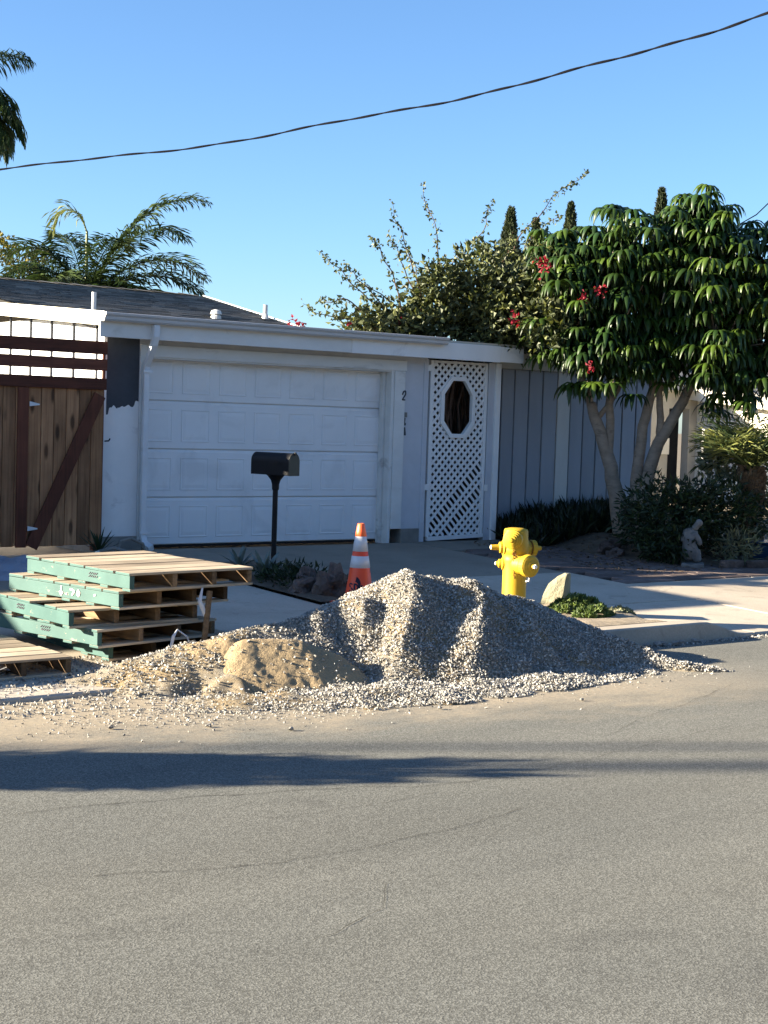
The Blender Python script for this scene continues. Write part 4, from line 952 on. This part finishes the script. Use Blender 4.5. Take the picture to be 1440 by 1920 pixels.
# ------------------------------------------------------------------ trees and planting
def umbrella_leaf(seed):
    """one compound leaf of an umbrella tree: leaflets arching out and hanging down"""
    r = random.Random(seed); mb = MB(); n = r.choice((9, 10, 11))
    for i in range(n):
        a = 2*math.pi*i/n+r.uniform(-.12, .12); L = r.uniform(.29, .37); w = r.uniform(.054, .064); dr = r.uniform(.85, 1.08); V = []
        d = Vector((math.cos(a), math.sin(a), 0)); s = Vector((-math.sin(a), math.cos(a), 0)); p = Vector((0, 0, 0)); ang = R(28)
        for k in range(6):
            q = k/5; ww = w*(.12, .7, 1, .95, .6, .04)[k]
            nn = Vector((-d.x*math.sin(ang), -d.y*math.sin(ang), math.cos(ang))); V += [p-s*ww*.5-nn*ww*.22, p, p+s*ww*.5-nn*ww*.22]
            p = p+(d*math.cos(ang)+Vector((0, 0, math.sin(ang))))*L*(.15, .19, .22, .22, .22, 0)[k]; ang -= R((30, 38, 30, 14, 4, 4)[k])*dr
        mb.add(V, [(k*3+j, k*3+j+1, k*3+j+4, k*3+j+3) for k in range(5) for j in range(2)])
    mb.tube([(0, 0, 0), (0, 0, -.05), (.02, 0, -.14)], .005, 4)
    return mb
def umb_mesh(i, m):
    mb = umbrella_leaf(i); me = bpy.data.meshes.new('umbrella_leaf'); me.from_pydata(mb.v, [], mb.f); me.materials.append(MT[m]); me.shade_smooth(); return me
UM = [umb_mesh(i, 'umb') for i in range(6)]
def umb_arrays(i):
    mb = umbrella_leaf(i+40); F = []
    for f in mb.f: F += [(f[0], f[k], f[k+1]) for k in range(1, len(f)-1)]
    return np.array(mb.v), np.array(F)
UA = [umb_arrays(i) for i in range(4)]
def umbrella_tree(base, trunks, lobes, label, ntip, seed):
    random.seed(seed); t = thing('umbrella_tree', base, label, 'tree', 'umbrella trees')
    for path, r0_, r1_ in trunks:
        n = len(path); P = []
        for a, b_ in zip(path[:-1], path[1:]):
            for k in range(4): P.append(Vector(a).lerp(Vector(b_), k/4)+Vector((random.uniform(-.012, .012), random.uniform(-.012, .012), 0)))
        P.append(Vector(path[-1])); obj('trunk', MB().tube(P, [r0_+(r1_-r0_)*i/(len(P)-1) for i in range(len(P))], 10), 'bark', t, smooth=True)
    tips = []
    for c, rr, wgt in lobes:
        for _ in range(int(ntip*wgt)):
            for tr in range(40):
                d = Vector((random.gauss(0, 1), random.gauss(0, 1), random.gauss(.15, 1))).normalized(); k = random.uniform(.78, 1.03)
                q = Vector((c[0]+d.x*rr[0]*k, c[1]+d.y*rr[1]*k, c[2]+d.z*rr[2]*k))
                if all((q-z).length > .30 for z in tips): tips.append(q); break
    tops = [Vector(tr[0][-1]) for tr in trunks]; mbr = MB(); leaves = []
    for q in tips:
        o = min(tops, key=lambda w: (w-q).length); m_ = o.lerp(q, .5)+Vector((random.uniform(-.1, .1), random.uniform(-.1, .1), -.08)); mbr.tube([o, m_, q-Vector((0, 0, .12))], [.024, .015, .009], 5)
        nl = random.choice((2, 3, 3, 4))
        for k in range(nl):
            a = 2*math.pi*k/nl+random.random(); r = random.uniform(.20, .32) if k else .02
            leaves.append((q+Vector((r*math.cos(a), r*math.sin(a), random.uniform(-.22, .0) if k else .10)), a))
    obj('branches', mbr, 'bark', t, smooth=True)
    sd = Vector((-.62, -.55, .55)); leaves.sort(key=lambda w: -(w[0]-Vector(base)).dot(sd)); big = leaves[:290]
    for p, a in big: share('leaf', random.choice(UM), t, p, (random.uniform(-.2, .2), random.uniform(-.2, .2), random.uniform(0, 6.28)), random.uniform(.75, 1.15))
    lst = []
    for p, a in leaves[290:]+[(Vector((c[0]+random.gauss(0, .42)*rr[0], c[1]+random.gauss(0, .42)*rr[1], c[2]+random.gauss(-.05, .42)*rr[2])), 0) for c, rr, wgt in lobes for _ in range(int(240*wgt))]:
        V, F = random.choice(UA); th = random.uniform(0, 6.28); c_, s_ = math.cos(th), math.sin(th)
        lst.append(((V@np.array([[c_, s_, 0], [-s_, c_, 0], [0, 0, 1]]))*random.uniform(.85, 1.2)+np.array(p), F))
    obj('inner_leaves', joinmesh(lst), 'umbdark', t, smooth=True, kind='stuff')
    return t
umbrella_tree((14.2, 13.63, .2), [([(14.21, 13.63, .1), (14.16, 13.68, .6), (14.09, 13.79, 1.08), (13.98, 13.92, 1.55), (13.92, 13.97, 1.78)], .115, .062),
   ([(13.94, 13.96, 1.70), (13.80, 14.07, 2.15), (13.67, 14.15, 2.60)], .052, .035), ([(14.10, 13.79, 1.02), (14.11, 13.82, 1.76), (14.12, 13.85, 2.4)], .062, .045), ([(14.0, 13.9, 1.6), (14.22, 13.78, 1.95), (14.32, 13.7, 2.35)], .035, .025)],
   [((13.72, 14.0, 3.15), (.55, .62, .75), .42), ((14.02, 13.72, 3.60), (.48, .52, .62), .38), ((13.85, 13.85, 2.50), (.50, .5, .42), .26), ((13.48, 14.2, 3.62), (.3, .35, .3), .12), ((14.25, 13.55, 2.6), (.3, .3, .5), .14)],
   'umbrella tree nearer the gate, vine growing into its crown', 64, 11)
umbrella_tree((14.45, 13.4, .2), [([(14.33, 13.52, .1), (14.36, 13.55, .8), (14.44, 13.55, 1.5), (14.53, 13.51, 1.95), (14.62, 13.46, 2.4)], .085, .05), ([(14.36, 13.47, .1), (14.46, 13.47, .85), (14.60, 13.42, 1.30), (14.79, 13.30, 1.72), (14.98, 13.18, 2.15), (15.1, 13.1, 2.5)], .10, .05),
   ([(14.62, 13.41, 1.34), (14.60, 13.43, 1.75), (14.58, 13.45, 2.2)], .05, .04), ([(14.50, 13.52, 1.85), (14.75, 13.38, 2.1), (14.92, 13.25, 2.4)], .04, .028)],
   [((14.95, 13.1, 3.35), (.68, .66, .85), .46), ((14.9, 13.1, 4.0), (.42, .42, .45), .22), ((15.42, 12.68, 3.3), (.5, .5, .8), .30), ((15.05, 12.98, 2.55), (.62, .6, .42), .26), ((14.52, 13.4, 3.2), (.3, .35, .7), .12), ((15.3, 12.8, 2.2), (.4, .35, .35), .12), ((15.75, 12.5, 2.7), (.4, .4, .5), .12)],
   'umbrella tree with the taller crown at the right edge of the photo', 86, 23)
random.seed(99)

# bougainvillea over the breezeway roof
bv = thing('bougainvillea', (13.1, 15.3, 2.5), 'bougainvillea vine with arching shoots sprawling over the roof', 'vine')
shoots = [[(11.93, 15.3, 2.71), (11.34, 15.3, 2.96), (10.92, 15.3, 3.28), (10.52, 15.3, 3.47)], [(12.28, 15.3, 2.76), (12.08, 15.3, 3.42), (11.84, 15.3, 3.86), (11.66, 15.3, 4.20)], [(12.71, 15.3, 2.79), (12.5, 15.3, 3.59), (12.3, 15.3, 4.1), (12.18, 15.3, 4.49)],
 [(12.7, 15.3, 3.06), (12.94, 15.3, 3.7), (13.24, 15.3, 4.07), (13.37, 15.3, 4.39)], [(13.34, 15.3, 3.11), (13.95, 15.3, 4.07), (14.5, 15.3, 4.62), (15.09, 15.3, 5.0)], [(11.93, 15.3, 2.74), (11.74, 15.3, 3.26), (11.48, 15.3, 3.63), (11.31, 15.3, 3.71)],
 [(11.6, 15.3, 2.55), (11.11, 15.3, 2.69), (10.71, 15.3, 2.72), (10.28, 15.3, 2.81)], [(11.44, 15.3, 2.58), (11.02, 15.3, 2.94), (10.7, 15.3, 2.88), (10.54, 15.3, 2.9)], [(11.77, 15.3, 2.66), (11.33, 15.3, 3.09), (11.08, 15.3, 3.27), (10.88, 15.3, 3.35)],
 [(12.28, 15.3, 2.76), (12.0, 15.3, 3.28), (11.77, 15.3, 3.65), (11.64, 15.3, 3.77)], [(12.8, 15.3, 2.93), (12.68, 15.3, 3.47), (12.76, 15.3, 3.68), (12.78, 15.3, 3.75)], [(13.7, 15.3, 3.42), (14.05, 15.3, 3.94), (14.33, 15.3, 4.18), (14.57, 15.3, 4.35)],
 [(12.5, 15.3, 2.7), (12.3, 15.4, 3.1), (12.2, 15.5, 3.5), (12.15, 15.5, 3.7)], [(13.0, 15.3, 2.8), (13.1, 15.4, 3.3), (13.05, 15.5, 3.6), (13.0, 15.5, 3.75)], [(12.9, 15.3, 2.8), (13.3, 15.3, 3.4), (13.55, 15.2, 3.75), (13.62, 15.2, 4.0)], [(12.2, 15.3, 2.7), (11.75, 15.4, 3.0), (11.4, 15.4, 3.15), (11.2, 15.4, 3.1)]]
lst = []
for s in shoots:
    P = []; 
    for i in range(25):
        q = i/24*(len(s)-1); k = min(int(q), len(s)-2); P.append(Vector(s[k]).lerp(Vector(s[k+1]), q-k)+Vector((.03*N(i*.4, s[0][0]*3), .25*N(i*.2, s[0][0], 4), .03*N(i*.4, s[0][0], 9))))
    for _ in range(2): P = [P[0]]+[(P[i-1]+P[i]*2+P[i+1])/4 for i in range(1, len(P)-1)]+[P[-1]]
    obj('stem', MB().tube(P, [.011*(1-.8*i/24) for i in range(25)], 5), 'stem', bv)
    A = np.array([p[:] for p in P]); n = int(60*sum((P[i+1]-P[i]).length for i in range(24))); u = rng.random(n)**1.0*23.9
    B = A[u.astype(int)]+(A[u.astype(int)+1]-A[u.astype(int)])*(u-u.astype(int))[:, None]
    w = 1-u/24*.7; d = rdir(n); d[:, 2] -= .35; B = B+rng.normal(size=(n, 3))*.045*np.clip(w, 0, 1)[:, None]
    lst.append(blades(B, d, rdir(n), .075*(.6+.6*rng.random(n))*(.6+.4*w), .05*(.6+.6*rng.random(n))*(.6+.4*w), .2))
for c, r, n in (((12.4, 15.4, 2.72), (.95, .55, .22), 1500), ((13.2, 15.25, 2.85), (.75, .6, .38), 1900), ((13.72, 15.0, 3.2), (.5, .55, .5), 1500), ((11.75, 15.3, 2.66), (.65, .35, .14), 700), ((13.15, 14.75, 2.56), (.45, .3, .16), 600), ((12.45, 15.4, 3.05), (.55, .4, .4), 600), ((13.55, 14.6, 2.8), (.4, .35, .45), 900), ((11.35, 15.3, 2.72), (.5, .3, .2), 260), ((12.95, 14.7, 3.05), (.42, .5, .42), 1500), ((12.75, 14.9, 3.4), (.3, .4, .35), 700), ((13.3, 14.2, 3.3), (.32, .4, .45), 1000), ((13.2, 14.1, 2.75), (.35, .4, .3), 900), ((12.3, 15.1, 3.2), (.3, .3, .35), 500), ((13.45, 15.2, 3.55), (.22, .3, .3), 260)):
    lst.append(cloud(c, r, n, .085, .058, .25, .1, .5, c[0]))
obj('leaves', joinmesh(lst), 'vine', bv, kind='stuff')
for x, y, z, r, n in ((12.84, 13.78, 3.42, .10, 70), (13.22, 13.46, 3.02, .07, 40), (13.38, 13.35, 3.12, .07, 36), (12.56, 13.95, 2.74, .08, 30), (11.69, 15.1, 2.72, .04, 12), (10.12, 15.1, 2.56, .07, 30), (10.22, 15.1, 2.57, .05, 20), (10.9, 15.1, 2.63, .03, 8), (13.27, 13.36, 2.19, .07, 30), (13.62, 14.6, 3.0, .05, 16), (13.35, 14.6, 2.75, .04, 12)):
    n = int(n*.7); V = np.array((x, y, z))+rng.normal(size=(n, 3))*r*.5; obj('flower_cluster', blades(V, rdir(n), rdir(n), np.full(n, .048), np.full(n, .04), .3), 'petal', bv, kind='stuff')

# palms
def frond(base, d, L, droop, leaf, n=84, up_=(0, 0, 1), hang=.6, w=.028, leafmat=None):
    d = Vector(d).normalized(); P = []; p = Vector(base); v = d.copy()
    for i in range(17): P.append(p.copy()); p = p+v*L/16; v = (v+Vector((0, 0, -droop/16*(1+i/8)))).normalized()
    B, Dd, U, LL = [], [], [], []
    for i in range(n):
        q = (.10+.90*i/n)*15.99; k = int(q); o = P[k].lerp(P[k+1], q-k); t = (P[k+1]-P[k]).normalized(); s = t.cross(Vector((0, 0, 1)))
        if s.length < .05: s = Vector((1, 0, 0))
        s.normalize(); l = leaf*(math.sin(math.pi*(.12+.80*i/n))**.7)
        for sg in (-1, 1):
            dd = s*sg*random.uniform(.5, .9)+t*random.uniform(.3, .7)+Vector((0, 0, random.uniform(-.2, .55)*1-.1)); dd.normalize()
            B.append(o); Dd.append(dd); LL.append(l*random.uniform(.8, 1.15)); U.append(Vector((0, 0, 1)))
    B = np.array(B); Dd = np.array(Dd); LL = np.array(LL); m = B+Dd*LL[:, None]*.55
    D2 = Dd.copy(); D2[:, 2] -= hang*1.6; 
    a = blades(B, Dd, np.array(U), LL*.62, np.full(len(B), w), .1, .05); b_ = blades(m, D2, np.array(U), LL*.6, np.full(len(B), w*.8), .1, .15)
    return P, joinmesh([a, b_])
def palm(name, base, crown, trunk_r, fronds, label, leaf=.5, mats='palm', w=.05, hang=.6, nl=84):
    t = thing(name, base, label, 'palm')
    b0 = Vector(base); c0 = Vector(crown); obj('trunk', MB().tube([b0.lerp(c0, i/10)+Vector((.05*math.sin(i), 0, 0)) for i in range(11)], [trunk_r*(1.15-.25*i/10) for i in range(11)], 12), 'palmbark', t)
    for fr in fronds:
        d, L, dr = fr[:3]; m = fr[3] if len(fr) > 3 else mats
        P, me = frond(crown, d, L, dr, leaf*(fr[4] if len(fr) > 4 else 1), nl, w=w, hang=hang); f_o = obj('frond', me, m, t)
        obj('rachis', MB().tube(P, [.022*(1-.8*i/16) for i in range(17)], 5), m, f_o)
    return t
def IV(r_, u_, f__=0.): return rt*r_+Vector((0, 0, 1))*u_+Vector((fw.x, fw.y, 0))*f__
palm('queen_palm', (14.5, 29.4, -.05), (14.5, 29.4, 3.75), .16, [
  (IV(.40, 1.0, .1), 3.6, .95), (IV(.50, .95, -.3), 3.2, 1.0), (IV(.62, .8, .4), 3.1, .9), (IV(.85, .62, -.1), 2.8, .85), (IV(-.45, .9, .1), 2.3, 1.1), (IV(-.6, .75, -.4), 2.1, 1.0), (IV(-.25, .95, .4), 2.4, .8),
  (IV(.35, .9, -.6), 2.4, .7), (IV(.95, .35, .3), 2.4, .65), (IV(-.2, .75, .8), 2.0, .7), (IV(.8, .5, -.6), 2.2, .8), (IV(.1, .6, .9), 2.0, .7), (IV(-.6, .5, -.7), 1.9, .7), (IV(.55, .45, -.85), 2.0, .8), (IV(-.3, .6, -.9), 1.9, .7), (IV(.9, .3, -.5), 2.2, .6)],
  'feathery palm rising behind the shingled roof at left', .58, w=.042, hang=.22, nl=110)
q = bpy.data.objects['queen_palm']; P, me = frond((14.5, 29.42, 5.15), IV(-.25, .95), 1.25, 2.6, .55, 34, hang=.3); f_o = obj('frond', me, 'palmpale', q)
obj('spear', MB().tube([(14.5, 29.4, 3.75), (14.5, 29.41, 4.6), (14.5, 29.42, 5.2)]+P[1:], [.05, .035, .025]+[.02*(1-.8*i/16) for i in range(1, 17)], 6), 'palmpale', q)
palm('tall_palm', (13.0, 33.4, -.05), (12.95, 33.5, 8.25), .17, [(IV(.9, .5, .1), 2.35, 1.5), (IV(.95, .25, -.2), 2.2, 1.5), (IV(.85, .05, .3), 2.0, 1.3), (IV(.8, -.2, -.3), 1.9, .9), (IV(.7, .35, .5), 2.2, 1.6), (IV(.75, 1.0, 0), 2.3, .8), (IV(-.3, .95, 0), 2.2, 1.1), (IV(-.9, .5, .2), 2.2, 1.3), (IV(-.9, .1, -.3), 2.0, 1.2), (IV(.2, .6, .9), 2.0, 1.2), (IV(.3, .6, -.9), 2.0, 1.2), (IV(.7, .1, .7), 1.7, 1.2), (IV(.95, .3, .1), 2.0, 1.0), (IV(.9, .0, -.1), 1.9, .8), (IV(.85, .6, -.2), 2.1, 1.3)],
  'tall palm whose fronds hang into the upper left corner', .6, w=.042, hang=.6, nl=90)
# loose olive tree behind the palm
t = thing('olive_tree', (18.3, 43, -.05), 'loose yellow green tree far behind the palm at the left edge', 'tree')
obj('trunk', MB().tube([(18.3, 43, -.05), (18.4, 43, 3), (18.6, 43, 5.2)], [.2, .14, .05], 8), 'bark', t)
obj('crown', joinmesh([cloud(c, r, n, .13, .09, .2, .2, .5, i) for i, (c, r, n) in enumerate((((18.3, 43.1, 6.15), (.75, .6, .45), 500), ((19.0, 42.6, 5.5), (.65, .5, .5), 420), ((17.8, 43.3, 5.4), (.7, .6, .6), 420), ((19.35, 42.3, 6.0), (.3, .3, .25), 120)))]), 'tips', t)
# dark conifers on the skyline
for i, (x, y, z, w) in enumerate(((30.32, 34.02, 7.75, .36), (30.95, 33.6, 7.45, .28), (31.75, 33.0, 7.95, .30), (33.85, 31.4, 8.45, .30))):
    lab = ('stout dark cypress tip beside the vine shoots', 'half hidden cypress tip between vine and umbrella tree', 'small cypress tip behind the umbrella tree left crown', 'slim tall cypress tip between the two umbrella tree crowns')[i]
    t = thing('cypress', (x, y, -.05), lab, 'tree', 'cypresses on the skyline')
    obj('trunk', MB().tube([(x, y, -.05), (x, y, z-.4)], [.14, .03], 8), 'bark', t)
    n = 5200; zz = rng.random(n)**.8; a = rng.random(n)*2*math.pi; hgt = z-1.6
    prof_ = np.minimum(1, (1-zz)*4.2)**.75*(.72+.28*(1-zz)); rr = w*prof_*(.55+.5*rng.random(n))*(1+.18*np.sin(zz*37+a*3))
    Pp = np.stack([x+rr*np.cos(a), y+rr*np.sin(a), 1.6+zz*hgt], 1); d = np.stack([np.cos(a)*.5, np.sin(a)*.5, np.full(n, 1.)], 1)+rng.normal(size=(n, 3))*.25
    obj('crown', blades(Pp, d, rdir(n), np.full(n, .17), np.full(n, .07), .2), 'cypress', t)

# garden bed planting on the right
t = thing('shrub', (13.9, 12.55, .1), 'big dark rounded shrub behind the small statue', 'shrub')
obj('foliage', joinmesh([cloud((13.95, 12.6, .42), (.62, .62, .50), 2600, .10, .030, .3, .2, .3, 2, .2), cloud((14.6, 12.35, .45), (.6, .5, .42), 1900, .10, .03, .3, .2, .3, 3, .2), cloud((13.65, 12.35, .12), (.38, .4, .22), 700, .1, .03, .2, .2, .3, 4, .2)]), 'shrub', t)
obj('stem', MB().tube([(13.9, 12.6, 0), (13.95, 12.6, .5)], .04, 6), 'bark', t)
P_, D_ = [], []
for i in range(4200):
    x = random.uniform(13.12, 15.9); y = random.uniform(13.95, 15.1); P_.append((x, y, bedz(x, y))); D_.append((random.gauss(0, .5), random.gauss(0, .5), random.uniform(.6, 1.5)))
D_ = np.array(D_); L_ = .24*(.5+.9*rng.random(len(P_)))+.10*np.array([max(0, min(1, (p[0]-13.6)/1.2)) for p in P_])
tag(obj('ground_cover', joinmesh([blades(P_, D_, rdir(len(P_)), L_, np.full(len(P_), .035), .2, .25)]), 'cover', kind='stuff'), 'dark strappy ground cover along the foot of the board wall', 'ground cover')
palm('pygmy_palm', (15.12, 12.32, .0), (15.12, 12.35, 1.0), .13, [(IV(math.cos(a), .45+1.1*abs(math.sin(a*2.3+.4)), math.sin(a)*.8), random.uniform(.70, .95), random.uniform(.3, .8), 'palmpale' if i % 3 else 'palm') for i, a in enumerate([j*2*math.pi/30 for j in range(30)])],
  'small bushy palm with a rough stubby trunk at the right edge', .34, w=.013, hang=.06, nl=24)
q = bpy.data.objects['pygmy_palm']; lst = []
n = 420; a = rng.random(n)*6.283; z = .60+.42*rng.random(n); Pb = np.stack([15.12+.12*np.cos(a), 12.34+.12*np.sin(a), z], 1); Db = np.stack([np.cos(a)*.8, np.sin(a)*.8, np.full(n, .7)], 1)
obj('leaf_bases', blades(Pb, Db, rdir(n), np.full(n, .085), np.full(n, .05), .3), 'palmbark', q)
t = thing('grey_shrub', (15.5, 12.4, .1), 'pale grey green shrub behind the small palm', 'shrub')
obj('foliage', joinmesh([cloud((15.55, 12.9, 1.15), (.5, .5, .40), 800, .085, .05, .3, .2, .4, 7), cloud((14.9, 12.75, 1.02), (.18, .2, .14), 130, .09, .06, .3, .3, .3, 8), cloud((15.6, 12.2, .55), (.4, .4, .4), 700, .1, .04, .3, .2, .4, 9)]), 'greyleaf', t)
t = thing('dry_shrub', (14.35, 12.0, .0), 'twiggy grey shrub between the statue and the blue planter', 'shrub')
obj('foliage', joinmesh([cloud((14.45, 11.95, .10), (.28, .25, .22), 420, .10, .018, .2, .5, .3, 12)]), 'greyleaf', t)
t = thing('fern', (14.2, 13.2, .2), 'dark feathery plant between the tree trunks', 'fern')
lst = []
for i in range(12):
    P, me = frond((14.28, 13.2, .35), IV(math.cos(i*.55), .9, math.sin(i*.55)), .5, 1.1, .12, 16, w=.02, hang=.2); lst.append(me)
obj('fronds', joinmesh(lst), 'cover', t)
for i, (x, y, s) in enumerate(((13.35, 12.9, .1), (13.5, 13.1, .14), (14.9, 11.75, .12))):
    rock('bed_rock', (x, y, bedz(x, y)+.03), (s*1.2, s, s*.8), 77+i, 'rockdark', ('pale rock at the foot of the umbrella trees', 'larger rock at the foot of the umbrella trees behind the pale one', 'flat dark rock edging the bed below the blue planter')[i])
lst = [(x, y) for x, y in ((14.15, 11.78), (14.5, 11.68), (14.85, 11.6))]
t = thing('bed_edging', (14.4, 11.7, -.1), 'low dark stone edging in front of the twiggy shrub', 'edging')
for x, y in lst: obj('edging_stone', MB().box(x-.16, x+.16, y-.06, y+.06, G(x, y)-.02, G(x, y)+.09), 'rockdark', t, bevel=.02)
pt = thing('planter', (15.25, 12.0, -.1), 'blue glazed planter box at the right edge below the palm', 'planter')
obj('box', MB().add([(14.98, 11.85, -.1), (15.6, 11.85, -.1), (15.6, 12.2, -.1), (14.98, 12.2, -.1), (14.95, 11.82, .12), (15.63, 11.82, .12), (15.63, 12.23, .12), (14.95, 12.23, .12)], [(0, 3, 2, 1), (4, 5, 6, 7), (0, 1, 5, 4), (1, 2, 6, 5), (2, 3, 7, 6), (3, 0, 4, 7)]), 'bluepot', pt, bevel=.02)
obj('rim', MB().box(14.93, 15.65, 11.80, 12.25, .122, .15), 'bluepot', pt, bevel=.01)

# small cast-stone statue: robed figure bending over a child, one continuous skin
sx, sy = 13.72, 12.0; szz = G(0, sy)
st_ = thing('statue', (sx, sy, szz), 'small weathered stone statue of a robed figure bending forward', 'statue')
ca = math.atan2(-sy, -sx); vw = Vector((math.cos(ca), math.sin(ca), 0)); rg = Vector((-vw.y, vw.x, 0))
sk = bpy.data.meshes.new('figure'); J = [((-.06, 0, .0), .085), ((-.07, 0, .13), .082), ((-.06, 0, .25), .075), ((-.035, .0, .33), .07), ((.0, .01, .39), .05), ((.03, .02, .43), .034), ((.055, .02, .465), .055),
     ((.03, .05, .31), .035), ((.07, .06, .25), .03), ((.08, .05, .20), .028), ((.03, .03, .12), .05), ((.06, .03, .0), .06), ((-.10, .0, .34), .04), ((-.12, .0, .22), .04), ((.08, .0, .49), .03)]
Eg = [(0, 1), (1, 2), (2, 3), (3, 4), (4, 5), (5, 6), (3, 7), (7, 8), (8, 9), (1, 10), (10, 11), (3, 12), (12, 13), (6, 14)]
sk.from_pydata([(rg*a+vw*b+Vector((0, 0, c+.05)))[:] for (a, b, c), r in J], Eg, []); sko = bpy.data.objects.new('figure', sk); COL.objects.link(sko); sko.parent = st_
sk.materials.append(MT['statue']); m = sko.modifiers.new('skin', 'SKIN'); sb = sko.modifiers.new('sub', 'SUBSURF'); sb.levels = 2; sb.render_levels = 2
for i, (c, r) in enumerate(J): sk.skin_vertices[0].data[i].radius = (r, r)
sk.skin_vertices[0].data[0].use_root = True
obj('plinth', MB().box(-.17, .17, -.13, .13, -.02, .045), 'statue', st_, local=True, bevel=.012).rotation_euler = (0, 0, ca)

# ------------------------------------------------------------------ overhead lines and what stands left of the frame
cb = [(6.6, 26.5, 4.95), (8.15, 22.99, 4.88), (9.02, 21.10, 4.89), (9.92, 18.94, 4.95), (10.67, 16.91, 5.03), (11.26, 14.99, 5.16), (11.70, 13.19, 5.27), (11.99, 11.51, 5.42), (12.12, 9.95, 5.55), (12.09, 8.39, 5.70), (12.02, 6.8, 5.86)]
P = []
for i in range(len(cb)-1):
    p0, p1, p2, p3 = [Vector(cb[max(0, min(len(cb)-1, i+k))]) for k in (-1, 0, 1, 2)]
    for k in range(24):
        t_ = k/24; P.append(.5*((2*p1)+(p2-p0)*t_+(2*p0-5*p1+4*p2-p3)*t_*t_+(3*p1-p0-3*p2+p3)*t_**3))
t = thing('overhead_cable', (9.9, 18.9, 4.9), 'black twisted overhead cable sweeping across the sky', 'cable')
for ph in (0, 3.14):
    obj('strand', MB().tube([p+Vector((.006*math.cos(i*.5+ph)+.010*math.sin(i*.16), 0, .006*math.sin(i*.5+ph)+.011*math.sin(i*.13)+.006*math.sin(i*.37))) for i, p in enumerate(P)], .0085, 6), 'cable', t)
pq = thing('utility_pole', (12.0, 6.6, ROADZ), 'timber utility pole holding the overhead cable', 'pole')
pq.location = (12.02, 6.7, ROADZ)
COL.objects.unlink(pq); bpy.data.objects.remove(pq)
tag(obj('thin_wire', MB().tube([(21.5, 21.4, 3.9), (24.02, 19.78, 5.72), (24.2, 19.66, 5.94), (26, 18.4, 7.6)], .012, 5), 'cable'), 'thin wire rising past the right edge above the umbrella tree', 'wire')
# left of the frame: a shrub on the parkway and two poles beyond the left house cast the long road shadows
t = thing('street_shrub', (-1.3, 9.3, -.2), 'tall leafy shrub on the parkway left of the pallets', 'shrub')
obj('foliage', joinmesh([cloud((-1.3, 9.25, .65), (.42, .36, 1.2), 6000, .15, .055, .05, .6, .3, 21), cloud((-.75, 9.25, .25), (.35, .30, .5), 1800, .14, .05, .05, .6, .3, 22), cloud((-.9, 9.75, -.02), (.5, .3, .2), 900, .14, .05, .05, .6, .3, 25)]), 'shrub', t)
obj('stem', MB().tube([(-1.3, 9.3, -.2), (-1.3, 9.3, .8)], .05, 7), 'bark', t)
for x, y, r, lab in ((-25.1, 22.2, .10, 'thick timber utility pole beyond the left house'), (-24.9, 22.62, .055, 'slim timber pole beside the thick utility pole')):
    t = thing('utility_pole', (x, y, -.05), lab, 'pole')
    obj('shaft', MB().tube([(x, y, -.3), (x, y, 8), (x, y, 14)], [r, r*.95, r*.85], 12), 'pole', t)
    obj('cap', MB().lathe([(r*.9, 14), (r*.95, 14.03), (r*.7, 14.1)], (x, y, 0), n=12), 'pole', t)

# ------------------------------------------------------------------ the other side of the street, behind the camera
mb = MB().box(-40, 60, -4.3, -2.7, -.4, -.12); struct('far_sidewalk', mb, 'concrete')
mb = MB(); mb.add([(-40, -60, -.14), (60, -60, -.14), (60, -4.3, -.14), (-40, -4.3, -.14)], [(0, 1, 2, 3)]); struct('far_yard', mb, 'yard')
for i, (x, w) in enumerate(((-16, 13), (1, 13), (18, 14), (36, 13))):
    t = thing('street_house', (x, -12, -.14), ('brown house across the street, furthest left', 'brown house across the street behind the camera', 'brown house across the street, right of the camera', 'brown house across the street, furthest right')[i], 'house', 'houses across the street')
    obj('wall', MB().box(x-w/2, x+w/2, -19, -11, -.2, 2.8), 'tan', t)
    obj('roof', MB().add([(x-w/2-.5, -10.4, 2.75), (x+w/2+.5, -10.4, 2.75), (x+w/2+.5, -15, 5.2), (x-w/2-.5, -15, 5.2), (x+w/2+.5, -19.6, 2.75), (x-w/2-.5, -19.6, 2.75)], [(0, 1, 2, 3), (3, 2, 4, 5), (0, 3, 5), (1, 4, 2)]), 'shingle', t)
    obj('window', MB().box(x-1, x+1, -10.99, -10.9, .8, 2), 'dark', t)
for i, (x, y, h, r) in enumerate(((-12, -7.5, 6.0, 2.6), (-4, -8.2, 6.5, 2.6), (8.5, -7.8, 6.5, 2.8), (18, -8.4, 6.2, 2.7), (29, -8.3, 6.5, 2.8))):  # unseen trees put in to hold skylight off the shaded facade
    t = thing('sky_block_tree', (x, y, -.14), ('unseen dark tree added across the road to cut skylight, furthest left', 'unseen dark tree added across the road to cut skylight, second from left', 'unseen dark tree added across the road to cut skylight, middle of five', 'unseen dark tree added across the road to cut skylight, second from right', 'unseen dark tree added across the road to cut skylight, furthest right')[i], 'tree', 'unseen trees added across the road')
    obj('trunk', MB().tube([(x, y, -.3), (x+.1, y, h*.35), (x, y, h*.7)], [.25, .2, .1], 9), 'bark', t)
    obj('crown', cloud((x, y, h*.56), (r, r*.9, h*.42), 1500, .75, .5, .3, .2, .3, i+60), 'shrub', t)

n = 900; P = []
while len(P) < n:
    x = random.uniform(12.3, 14.6); y = random.uniform(11.6, 14.6); P.append((x, y, max(bedz(x, y), G(x, y))+.012))
d = rdir(n); d[:, 2] *= .15
tag(obj('leaf_litter', blades(P, d, np.tile(np.array([[0., 0, 1]]), (n, 1))+rng.normal(size=(n, 3))*.2, .05*(.5+rng.random(n)), .028*(.5+rng.random(n)), .1), 'palmbark', kind='stuff'), 'dry fallen leaves on the ground under the umbrella trees', 'leaf litter')
